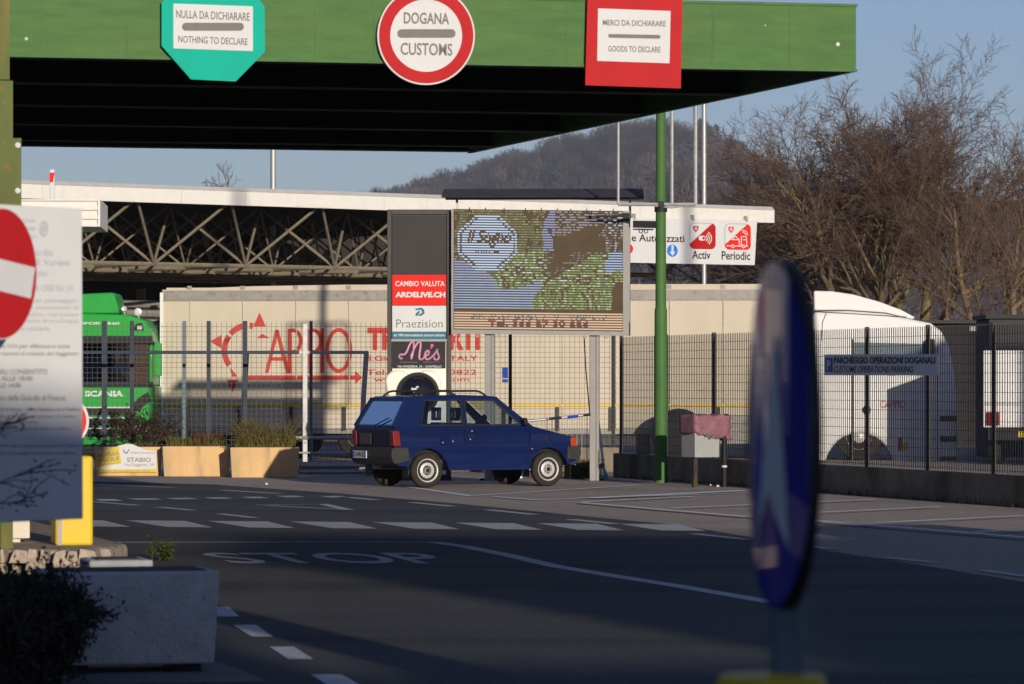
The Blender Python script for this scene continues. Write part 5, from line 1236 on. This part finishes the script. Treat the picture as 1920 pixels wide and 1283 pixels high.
mb = MB(); mb.face(swp([(1258.5, 461), (1262.5, 461), (1262.5, 473), (1266, 473), (1260.5, 481), (1255, 473), (1258.5, 473)]), yy - .004); mb.build('white_arrow', M['sign_white'], t)
mb = MB(); mb.face(swp(ell(1179, 469, 8, 9, 24)), yy); mb.build('red_disc', M['swiss_red'], t)
for x0_, m1, nm in ((1292.5, 'swiss_dark', 0), (1358.5, 'swiss_red', 1)):
    mb = MB(); X0, Y0, X1, Y1 = x0_, 418, x0_ + 49, 467
    rp = rrect(X0, Y0, X1, Y1, 9)
    a, b = swp(rp), swp(rrect(X0 + .8, Y0 + .8, X1 - .8, Y1 - .8, 8.4)); n = len(a)
    for k in range(n): mb.face([a[k], a[(k + 1) % n], b[(k + 1) % n], b[k]], yy - .001)
    mb.build('symbol_outline', M['ink_grey'], t)
    half = [(x, y) for x, y in rp if (y - Y0) > (X1 - 8 - x) * .92]
    half = sorted(half, key=lambda p: math.atan2(p[1] - (Y0 + 32), p[0] - (X0 + 32)))
    mb = MB(); mb.face(swp(half), yy - .003); mb.face(swp([(X0 + 7, Y0 + 6), (X0 + 17, Y0 + 6), (X0 + 17, Y0 + 12), (X0 + 12, Y0 + 18), (X0 + 7, Y0 + 12)]), yy - .003); mb.build('red_symbol', M[m1], t)
    mb = MB(); y3 = yy - .007
    mb.face(swp(rect(X0 + 11, Y0 + 7.5, X0 + 13, Y0 + 14)), y3); mb.face(swp(rect(X0 + 9, Y0 + 9.7, X0 + 15, Y0 + 11.8)), y3)
    if nm == 0:
        mb.face(swp(rrect(X0 + 17, Y0 + 24, X0 + 30, Y0 + 33, 4)), y3)
        for r_ in (6, 10, 14):
            for q in stroke([(X0 + 27 + r_ * math.cos(R(g_)), Y0 + 28.5 + r_ * math.sin(R(g_))) for g_ in range(-55, 60, 15)], 1.8): mb.face(swp(q), y3 - .001)
    else:
        for s in ([(X0 + 3, Y0 + 42), (X0 + 43, Y0 + 42)], [(X0 + 12, Y0 + 30), (X0 + 27, Y0 + 30), (X0 + 27, Y0 + 40)], [(X0 + 14, Y0 + 30), (X0 + 19, Y0 + 23), (X0 + 26, Y0 + 29)], [(X0 + 31, Y0 + 41), (X0 + 31, Y0 + 24), (X0 + 40, Y0 + 24), (X0 + 41, Y0 + 31), (X0 + 41, Y0 + 41)], [(X0 + 34, Y0 + 30), (X0 + 41, Y0 + 30)], [(X0 + 33, Y0 + 12), (X0 + 40, Y0 + 14), (X0 + 43, Y0 + 21)], [(X0 + 33, Y0 + 15), (X0 + 37, Y0 + 17), (X0 + 40, Y0 + 21)]):
            for q in stroke(s, 1.6): mb.face(swp(q), y3)
        for cx_ in (15, 35): mb.face(swp(ell(X0 + cx_, Y0 + 42.5, 3.4, 3.4, 14)), y3 - .002)
    mb.build('white_symbol', M['sign_white'], t)
    if nm == 1:
        mb = MB()
        for cx_ in (15, 35): mb.face(swp(ell(X0 + cx_, Y0 + 42.5, 1.7, 1.7, 10)), yy - .012)
        mb.build('wheel_print', M['swiss_red'], t)
    else:
        mb = MB(); mb.face(swp(ell(X0 + 26, Y0 + 28.5, 2.6, 2.6, 12)), yy - .012); mb.build('lens_print', M['swiss_dark'], t)
for px in (1190, 1300, 1400): x, z = sw(px, 411); MB().box(x - .04, x + .04, .0, .08, z - .05, z + .12).build('hanger', M['galv'], t)

# hall coloured near black for the shade under the back of the roof, booth with louvred edge, masts, sheds
H0 = Pl(-260, 136, 0)
t = on(H0, 'customs_hall', 'customs hall backdrop coloured near black for the deep shade under the roof', 'building')
mb = MB(); mb.box(0, H0.x(1120), 0, 10, 0, 6.7); mb.build('wall', M['wall_dark'], t)  # raised and near black so the view between the trusses reads as deep shade
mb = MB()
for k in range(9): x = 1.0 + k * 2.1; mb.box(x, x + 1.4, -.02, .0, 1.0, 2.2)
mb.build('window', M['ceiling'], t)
mb = MB()
for py, d in ((566, 26), (583, 24), (600, 22), (612, 20)):
    p = Pl(225, 85 + d, 0); mb.tube([(p.o.x - 4, p.o.y, p.xz(225, py)[1]), (p.o.x + 2.0, p.o.y - .4, p.xz(225, py)[1] - .1)], .11, 8)
for k in (-3.5, 1.5): p = Pl(225, 108, 0); mb.tube([(p.o.x + k, 108, 0), (p.o.x + k, 108, 4.2)], .1, 8); mb.bar((p.o.x + k, 104.8, 3.4), (p.o.x + k, 112, 3.9), .08)
o = mb.build('pipe_gantry', M['rail_grey']); tag(o, 'grey pipe gantry behind the green lorry under the station roof', 'gantry')
BO = Pl(188, 78.5, 3)
t = on(BO, 'control_booth', 'cream control booth with a louvred roof edge behind the canopy column', 'booth')
z0, z1 = BO.xz(100, 425)[1], BO.xz(100, 374)[1]
mb = MB(); mb.box(-4.5, 0, .03, 3, z0, z1); mb.box(-.045, 0, -.03, .028, z0, z1)
for k in range(4): zz_ = z0 + (z1 - z0) * k / 3; mb.box(-4.5, -.048, -.03, .027, zz_ - .03 if k else z0, zz_ + (.05 if k < 3 else .0))
mb.build('louvred_roof_edge', M['cream'], t)
mb = MB(); mb.box(-4.3, BO.x(118), .4, 2.6, 0, z0 - .003); mb.build('wall', M['wall_dark'], t)
B3 = Pl(98, 83.0, 0)
t = on(B3, 'barrier_boom', 'raised white barrier boom with a red band above the booth roof', 'barrier')
mb = MB(); mb.box(-.05, .05, -.03, .03, 1.0, B3.xz(98, 318)[1]); mb.build('boom', M['sign_white'], t, bevel=.015)
mb = MB(); z0, z1 = B3.xz(98, 342)[1], B3.xz(98, 324)[1]; mb.hexa([(-.052, -.033, z0), (.02, -.033, z0), (.02, .033, z0), (-.052, .033, z0)], [(-.052, -.033, z1), (.052, -.033, z1), (.052, .033, z1), (-.052, .033, z1)]); mb.build('red_band', M['swiss_red'], t)
mb = MB(); mb.box(-.2, .2, -.2, .2, 0, 1.05); mb.build('housing', M['swiss_red'], t, bevel=.02)
for px, Y, top, w, lab, m in ((512, 122, 40, .085, 'slim grey mast behind the station roof under the canopy', 'galv'), (1320, 124, 80, .075, 'thin grey mast standing right of the green pole behind the roof', 'galv')):
    p = Pl(px, Y, 0); mb = MB(); mb.tube([(0, 0, 0), (0, 0, p.xz(px, 310)[1]), (0, 0, p.xz(px, top)[1])], [w, w, w * .85], 10); o = mb.build('mast', M[m], loc=p.o, smooth=50); tag(o, lab, 'mast')
SH = Pl(1745, 104, 0)
t = on(SH, 'low_shed', 'low dark shed roof behind the front of the white lorry', 'shed')
z1, z0 = SH.xz(1745, 601)[1], SH.xz(1745, 607)[1]
mb = MB(); mb.box(-1.5, SH.x(2020), -.3, 4, z0, z1); mb.build('roof', M['roof_dark'], t)
mb = MB(); mb.box(-1.3, SH.x(2000), 0, 3.7, 0, z0 - .003); mb.build('wall', M['wall_dark'], t)
mb = MB(); mb.box(SH.x(1818), SH.x(1850), -.03, -.001, SH.xz(1830, 621)[1], SH.xz(1830, 612)[1]); mb.build('window', M['grey_metal'], t)
S2 = Pl(1854, 88, 0)
t = on(S2, 'dark_container', 'dark flat roofed container at the far right behind the fence', 'container')
mb = MB(); mb.box(0, 4, 0, 2.4, 0, S2.xz(1860, 598)[1]); mb.build('body', M['roof_dark'], t, bevel=.02)
mb = MB(); mb.box(-.08, 4.1, -.12, 2.5, S2.xz(1860, 598)[1] + .002, S2.xz(1860, 590)[1]); mb.build('roof', M['black'], t)

# box van behind the right fence, copied unseen further on to cast shade
def box_van(name, label, loc, rz):
    t = thing(name, label, 'van', loc, rz, 'white box vans parked on the right')
    mb = MB(); mb.box(-1.0, 1.0, 0, 3.6, .75, 2.30); mb.build('cargo_box', M['truck_white'], t, bevel=.03)
    mb = MB(); P = [(3.65, .45), (3.65, 1.9), (3.95, 1.95), (4.6, 1.3), (5.3, 1.1), (5.35, .45)]; vsl = [(x, y, z) for x in (-.9, .9) for y, z in P]; n = len(P)
    mb.add(vsl, [tuple(range(n)), tuple(reversed(range(n, 2 * n)))] + [((i + 1) % n, i, n + i, n + (i + 1) % n) for i in range(n)]); mb.build('cab', M['truck_white'], t, bevel=.05)
    mb = MB(); mb.box(-.9, .9, -.05, 3.6, .5, .74); mb.build('chassis', M['black'], t)
    for s in (-1, 1):
        mb = MB(); mb.box(s * .80 - .12, s * .80 + .12, -.08, -.003, .80, 1.06); mb.build('tail_light', M['lamp_red'], t)
    mb = MB(); mb.box(-.3, .3, -.08, -.055, .56, .68); mb.build('number_plate', M['yellow_line'], t)
    mb = MB(); mb.box(-.012, .012, -.012, -.001, .8, 2.25); mb.box(-.99, .99, -.03, -.002, 1.20, 1.26); mb.build('door_bar', M['galv'], t)
    for x in (-.78, .78):
        for y in (.9, 4.3):
            Mx = Matrix.Translation((x + .12, y, .36)) @ Matrix.Rotation(R(90), 4, 'Y'); mb = MB(); mb.lathe([(.2, -.24), (.34, -.24), (.36, -.2), (.36, -.04), (.34, 0), (.2, 0)], 28, Mx); mb.build('wheel', M['rubber'], t, smooth=40)
    return t
va = Pl(1905, 80.0, 0)
bv = box_van('box_van', 'white box van with a red tail light in shade behind the right fence', va.o + Vector((.35, 0, 0)), R(-8))

# ------------------------------------------------------------------ bare trees
def build_segs(name, segs, mats, thr, parent=None):
    """segs: (p, q, r0, r1) -> one mesh of tapered prisms; thick ones take material 0, thin ones 1"""
    P = np.array([s[0] for s in segs], dtype=np.float64); Q = np.array([s[1] for s in segs], dtype=np.float64)
    r0 = np.array([s[2] for s in segs]); r1 = np.array([s[3] for s in segs])
    D = Q - P; D /= np.maximum(np.linalg.norm(D, axis=1, keepdims=True), 1e-9)
    ref = np.where(np.abs(D[:, 2:3]) < .9, np.array([[0, 0, 1.0]]), np.array([[1.0, 0, 0]]))
    A = np.cross(D, ref); A /= np.linalg.norm(A, axis=1, keepdims=True); B = np.cross(D, A)
    vv, ff, mm, base = [], [], [], 0
    for sel, n in ((r0 >= .05, 7), (r0 < .05, 3)):
        if not sel.any(): continue
        m = int(sel.sum()); ring = []
        for pt, rad in ((P[sel], r0[sel]), (Q[sel], r1[sel])):
            for k in range(n):
                t = 2 * math.pi * k / n; ring.append(pt + (A[sel] * math.cos(t) + B[sel] * math.sin(t)) * rad[:, None])
        V_ = np.stack(ring, 1).reshape(-1, 3)
        idx = base + np.arange(m)[:, None] * 2 * n
        for k in range(n):
            k2 = (k + 1) % n; ff.append(np.concatenate([idx + k, idx + k2, idx + n + k2, idx + n + k], 1))
            mm.append((r0[sel] < thr).astype(np.int32))
        vv.append(V_); base += 2 * n * m
    V_ = np.concatenate(vv); F_ = np.concatenate(ff).astype(np.int32); Mi = np.concatenate(mm)
    return raw_mesh(name, V_, F_, mats, Mi, parent)
def raw_mesh(name, V_, F_, mats, Mi=None, parent=None):
    me = bpy.data.meshes.new(name); k = F_.shape[1]
    me.vertices.add(len(V_)); me.vertices.foreach_set('co', V_.astype(np.float32).ravel())
    me.loops.add(F_.size); me.loops.foreach_set('vertex_index', F_.ravel())
    me.polygons.add(len(F_)); me.polygons.foreach_set('loop_start', np.arange(0, F_.size, k, dtype=np.int32))
    for m in (mats if isinstance(mats, (list, tuple)) else [mats]): me.materials.append(m)
    if Mi is not None: me.polygons.foreach_set('material_index', Mi)
    me.update(calc_edges=True)
    o = bpy.data.objects.new(name, me); C.objects.link(o)
    if parent: o.parent = parent
    return o
def grow(segs, p, d, L, r, lev, rr, maxlev, up, wig, kids, ratio, tmin):
    n = (12, 7, 5, 4, 3)[lev]; w = (.055, .09, .10, .10, .10)[lev]; start = (.42, .25, .2, .1, .1)[lev]
    p = Vector(p); d = Vector(d).normalized(); r_ = r; sd = 1
    for i in range(n):
        d = (d + Vector((rr.gauss(0, w), rr.gauss(0, w), rr.gauss(0, w) + up))).normalized(); f = (i + 1) / n
        q = p + d * (L / n); rn = max(tmin * .55, r * (1 - .80 * f ** 1.15))
        segs.append((tuple(p), tuple(q), r_, rn)); p, r_ = q, rn
        if lev < maxlev and f > start:
            for _ in range(kids[lev]):
                ax = Vector((rr.gauss(0, 1), rr.gauss(0, 1), rr.gauss(0, .45))); ax = (ax - d * ax.dot(d)).normalized()
                an = R(rr.uniform(26, 50)); nd = d * math.cos(an) + ax * math.sin(an)
                grow(segs, p, nd, L * ratio[lev] * rr.uniform(.75, 1.15) * (1.1 - .45 * f), max(tmin, r_ * rr.uniform(.45, .68)), lev + 1, rr, maxlev, up * .8, wig, kids, ratio, tmin)
def bare_tree(label, px, Y, top, seed, stems, spread, L0, r0, kids, maxlev=4, ratio=(.62, .52, .48, .42, .4), up=.03, tw='twig', tmin=.0085, name='bare_tree', lean=0.0, group='bare winter trees behind the lorry'):
    rr = random.Random(seed); b = Pl(px, Y, 0)
    t = thing(name, label, 'tree', b.o, 0, group)
    H = EYE + (HY - top) / F * Y
    segs = []
    for k in range(stems):
        a = 2 * math.pi * (k + rr.random() * .6) / stems; s = spread * rr.uniform(.5, 1.1) if stems > 1 else spread * .3
        grow(segs, (.12 * math.cos(a), .12 * math.sin(a), 0), (math.cos(a) * s + lean, math.sin(a) * s, 1), H * L0 * rr.uniform(.85, 1.05), r0 * rr.uniform(.75, 1.1), 0, rr, maxlev, up, .13, kids, ratio, tmin)
    zmax = float(np.percentile([s[1][2] for s in segs], 99.6)); k = H / zmax
    segs = [(tuple(np.array(s[0]) * k), tuple(np.array(s[1]) * k), s[2], s[3]) for s in segs]
    th = [s for s in segs if s[2] >= .05]; tn = [s for s in segs if s[2] < .05]
    build_segs('trunk', th, [M['bark'], M['bark']], .03, t); build_segs('crown', tn, [M['bark'], M[tw]], .026, t)
    return t, len(segs)
cnt = []
K4 = (2, 2, 2, 1)
cnt.append(bare_tree('tall bare tree with spreading stems, left of the tallest one', 1640, 150, 178, 3, 4, .40, .72, .27, K4, lean=-.26)[1])
cnt.append(bare_tree('tallest bare tree, its rounded crown right of the canopy corner', 1704, 152, 92, 8, 4, .27, .74, .30, K4)[1])
cnt.append(bare_tree('bare tree cut off by the right edge of the photo', 1885, 146, 195, 17, 3, .28, .70, .20, (2, 1, 2, 1))[1])
cnt.append(bare_tree('low wide reddish bare tree behind the lane sign', 1490, 165, 300, 23, 6, .9, .75, .10, (2, 1, 2, 1), tw='twig_red', up=.0)[1])
cnt.append(bare_tree('reddish bare tree low between the lane sign and tall trees', 1440, 172, 350, 31, 5, .8, .75, .09, (2, 1, 2, 1), tw='twig_red', up=.0)[1])
for k, (px, top, sd) in enumerate(((1785, 340, 41), (1840, 310, 43), (1908, 350, 47))):
    cnt.append(bare_tree(['slender young bare tree right of the tallest tree', 'slender young bare tree near the dark container', 'slender young bare tree at the right photo edge'][k], px, 138, top, sd, 2, .25, .8, .075, (2, 2, 1, 1), maxlev=2)[1])
cnt.append(bare_tree('small far bare tree showing above the station roof', 478, 300, 306, 66, 1, .10, .9, .16, (2, 2, 1, 1), maxlev=3, tmin=.022, ratio=(.26, .6, .5, .4, .4), up=.06, group='bare winter trees beyond the station roof')[1])
print('tree segments', cnt)

# ------------------------------------------------------------------ wooded hill
ridge = [(-400, 640), (300, 520), (560, 395), (690, 356), (760, 338), (840, 320), (960, 284), (1080, 254), (1200, 232), (1260, 226), (1340, 240), (1400, 262), (1480, 300), (1600, 338), (1750, 350), (1920, 372), (2200, 420), (2600, 520)]
def ridge_y(px):
    for (a, b), (c, d) in zip(ridge, ridge[1:]):
        if a <= px <= c: u = (px - a) / (c - a); u = u * u * (3 - 2 * u) * .5 + u * .5; return b + (d - b) * u
    return 640
YN, YR = 1500.0, 2700.0
def hill_z(px, f):
    """height of the hill floor along a ray column, f = 0 foot .. 1 ridge .. >1 behind"""
    zr = EYE + (HY - ridge_y(px) - 34) / F * YR
    g_ = f * (1.35 - .35 * f) if f <= 1 else 1 - (f - 1) * .6
    bump_ = 7 * mn.noise((px * .006, f * 5, 3.1)) * min(1, f * 3) * max(0, min(1, (1.05 - f) * 6))
    return max(0, zr) * g_ + bump_
nu, nv = 150, 40; V_ = []
for j in range(nv + 1):
    f = 1.6 * j / nv; Y = YN + (YR - YN) * f
    for i in range(nu + 1):
        px = -400 + 3000 * i / nu; V_.append(((px - CX) / F * (YN * .5 + YR * .5 + (Y - (YN + YR) / 2) * .6), Y, hill_z(px, f)))
idx = np.array([[j * (nu + 1) + i, j * (nu + 1) + i + 1, (j + 1) * (nu + 1) + i + 1, (j + 1) * (nu + 1) + i] for j in range(nv) for i in range(nu)], dtype=np.int32)
hill = struct(raw_mesh('hill', np.array(V_), idx, M['hill_soil']))
rng = np.random.default_rng(5)
def tree_proto(kind, seed):
    g_ = np.random.default_rng(seed); T = []; mi = []
    if kind == 'bare':
        n = 190
        for k in range(n):
            u = g_.normal(size=3); u /= np.linalg.norm(u); rad = g_.random() ** .45
            c = np.array([u[0] * .34 * rad, u[1] * .34 * rad, .60 + u[2] * .38 * rad])
            d = np.array([c[0] * 1.4, c[1] * 1.4, .5 + .4 * g_.random()]) + g_.normal(size=3) * .18; d /= np.linalg.norm(d)
            L = g_.uniform(.05, .12); w = g_.uniform(.008, .017); s = np.cross(d, g_.normal(size=3)); s /= np.linalg.norm(s)
            T.append([c - d * L + s * w, c - d * L - s * w, c + d * L]); mi.append(0)
        for k in range(7 if seed % 2 else 3):
            a = g_.uniform(0, 6.28); s = np.array([math.cos(a + 1.57), math.sin(a + 1.57), 0]) * .016
            e = np.array([math.cos(a) * .17, math.sin(a) * .17, g_.uniform(.55, .85)]); T.append([s, -s, e]); mi.append(1)
    else:
        for k in range(150):
            h = g_.random() ** .8; rad = .30 * (1 - h) + .03; a = g_.uniform(0, 6.28); c = np.array([math.cos(a) * rad * g_.random() ** .4, math.sin(a) * rad, .12 + h * .85])
            d = np.array([math.cos(a), math.sin(a), -.25]) + g_.normal(size=3) * .3; d /= np.linalg.norm(d); s = np.cross(d, g_.normal(size=3)); s /= np.linalg.norm(s)
            T.append([c - d * .06 + s * .035, c - d * .06 - s * .035, c + d * .08]); mi.append(0)
    return np.array(T), np.array(mi, dtype=np.int32)
def hill_mat(name, c1, c2, c3):
    m = mat(name, c1, .95, var=.2, scale=.025, col2=c2, spec=.1, detail=3, thr=(.38, .62)); return layer(m, c3, .009, .5, .7, amount=.7)
mh_d = mat('hill_dark_twigs', (.022, .017, .020), .95, var=.3, scale=.05, spec=.1)
mh_b = mat('hill_brown_twigs', (.052, .040, .037), .95, var=.35, scale=.05, spec=.1)
mh_l = mat('hill_pale_twigs', (.105, .082, .072), .95, var=.3, scale=.05, spec=.1)
mh_t = mat('hill_pale_trunks', (.34, .27, .22), .9, var=.3, scale=.02)
mh_c = mat('hill_conifers', (.04, .055, .045), .95, var=.3, scale=.02)
def forest(name, kind, pts, hts, mats):
    protos = [tree_proto(kind, s) for s in range(5)]; VV, MI = [], []
    for i, (p, h) in enumerate(zip(pts, hts)):
        T, mi = protos[i % 5]; a = rng.uniform(0, 6.28); c, s = math.cos(a), math.sin(a)
        Rm = np.array([[c, -s, 0], [s, c, 0], [0, 0, 1]]); sx = h * rng.uniform(.85, 1.3)
        VV.append((T @ Rm.T) * np.array([sx, sx, h]) + np.array(p)); tone = int(np.clip(round(1.0 + 1.5 * mn.noise((p[0] * .012, p[1] * .006, 4.4)) + rng.normal() * .75), 0, 2)); MI.append(np.where(mi == 1, 3, tone).astype(np.int32) if kind == 'bare' else mi)
    V_ = np.concatenate(VV).reshape(-1, 3); F_ = np.arange(len(V_), dtype=np.int32).reshape(-1, 3)
    o = raw_mesh(name, V_, F_, mats, np.concatenate(MI)); return struct(o, 'stuff')
pts, hts, cp_, ch_ = [], [], [], []
N = 4200
for k in range(N):
    f = rng.random() ** .85 * 1.02; px = rng.uniform(480, 2060)
    if hill_z(px, 1) < 4: continue
    Y = YN + (YR - YN) * f; X = (px - CX) / F * ((YN + YR) / 2 + (Y - (YN + YR) / 2) * .6); z = hill_z(px, f) - .5
    con = px > 1020 and mn.noise((px * .007, f * 4, 9.0)) > .36 and rng.random() < .4 or (1345 < px < 1385 and .93 < f)
    h = rng.uniform(9, 18) * (1.25 if con else 1)
    if con: cp_.append((X, Y, z)); ch_.append(h)
    else: pts.append((X, Y, z)); hts.append(h)
forest('bare_woods', 'bare', pts, hts, [mh_d, mh_b, mh_l, mh_t]); forest('conifer_woods', 'conifer', cp_, ch_, [mh_c, mh_c])
bpy.data.objects['bare_woods']['label'] = 'mauve brown bare woodland covering the far hill'; bpy.data.objects['bare_woods']['category'] = 'woods'
bpy.data.objects['conifer_woods']['label'] = 'dark green conifer patches on the far hill'; bpy.data.objects['conifer_woods']['category'] = 'woods'

# ------------------------------------------------------------------ unseen things added to throw shade and feed the sign's reflection
def block(name, label, x0, x1, y0, y1, h, m):
    t = thing(name, label, 'building', ((x0 + x1) / 2, (y0 + y1) / 2, 0)); w, d = (x1 - x0) / 2, (y1 - y0) / 2
    mb = MB(); mb.box(-w, w, -d, d, 0, h); mb.build('wall', M[m], t)
    mb = MB(); mb.box(-w - .3, w + .3, -d - .3, d + .3, h + .002, h + .25); mb.build('roof', M['roof_dark'], t)
    mb = MB()
    for k in range(int(2 * w // 3)):
        x = -w + 1 + k * 3
        for z in np.arange(1.0, h - 1.6, 3.0): mb.box(x, x + 1.2, d, d + .03, z, z + 1.4); mb.box(x, x + 1.2, -d - .03, -d, z, z + 1.4)
    mb.build('window', M['gloss_black'], t)
block('shade_block', 'unseen block added behind the camera to shade the near left', 1.5, 13.1, -50, -22, 8.1, 'wall_cream')  # blocks added behind the camera, sized to shade the foreground
block('shade_block', 'lower unseen block added to shape the edge of the near shade', 13.8, 17.0, -32, -22, 7.3, 'wall_cream')
block('shade_block', 'taller unseen block added behind the camera to shade the right foreground', 17.9, 46, -27, -22, 10.6, 'wall_cream')
block('unseen_block', 'unseen cream block added at left for the blue sign to mirror', -33, -16, 97, 112, 7.0, 'wall_cream')  # bright wall added only to show in the blue sign
block('unseen_block', 'unseen dark block added at left to darken the blue sign reflection', -34, -20, 16, 58, 9.0, 'wall_dark')  # dark wall added to blacken the other half of that reflection
block('unseen_block', 'unseen cream block added at right to shade the van and lorry front', 17.9, 26, 55.5, 60, 6.8, 'wall_cream')  # added caster that keeps the van and lorry front in shade
dup(bv, (8.8, 29.3, 0), R(8), 'unseen white box van added to shade the parking bays', 'white box vans parked on the right')  # unseen copy added for the shadow across the bays
mb = MB(); mb.tube([(0, 0, 0), (0, 0, 3.1), (0, 0, 3.2)], [.26, .26, .22], 16); o = mb.build('shade_post', M['concrete'], loc=(2.9, 12.8, 0), smooth=40); tag(o, 'unseen thick concrete post added to cast a shadow strip on the road', 'pillar')  # added post, shaped to lay a dark strip over the road
for k, p in enumerate(((22.9, 56.6), (12.3, 42.5))):  # added masts, placed for shadow bars on the station fascia and lane sign
    mb = MB(); mb.tube([(0, 0, 0), (0, 0, 17)], [.22, .12], 12); o = mb.build('shade_mast', M['galv'], loc=(p[0], p[1], 0), smooth=50); tag(o, ('tall unseen mast added to shade the lane sign', 'tall unseen mast added to shade the left roof edge')[k], 'mast')

# litter on the ground
mb = MB(); rr = random.Random(77)
for px, py in ((1328, 905), (1333, 912), (1346, 914), (500, 910)):
    p = gnd(px, py); a = rr.uniform(0, 3); s = .03
    mb.hexa([p + Vector((s * math.cos(a + k * 1.57), s * math.sin(a + k * 1.57), .009)) for k in range(4)], [p + Vector((s * .8 * math.cos(a + k * 1.57), s * .8 * math.sin(a + k * 1.57), .03 + .01 * (k % 2))) for k in range(4)])
o = mb.build('litter', M['paper']); struct(o, 'stuff'); tag(o, 'scattered pale paper litter on the asphalt', 'litter')

# ------------------------------------------------------------------ the air between here and the hill
mb = MB(); mb.box(-3000, 3000, -200, 3600, -1.0, 320)
hz_ = mb.build('haze', M['ink']); struct(hz_, 'stuff')
mv = bpy.data.materials.new('hazy_air'); mv.use_nodes = True; tv = mv.node_tree; tv.nodes.remove(tv.nodes['Principled BSDF'])
pv = tv.nodes.new('ShaderNodeVolumePrincipled'); pv.inputs['Color'].default_value = (.78, .86, 1.0, 1); pv.inputs['Density'].default_value = .00010
tv.links.new(pv.outputs[0], tv.nodes['Material Output'].inputs['Volume'])
hz_.data.materials.clear(); hz_.data.materials.append(mv)
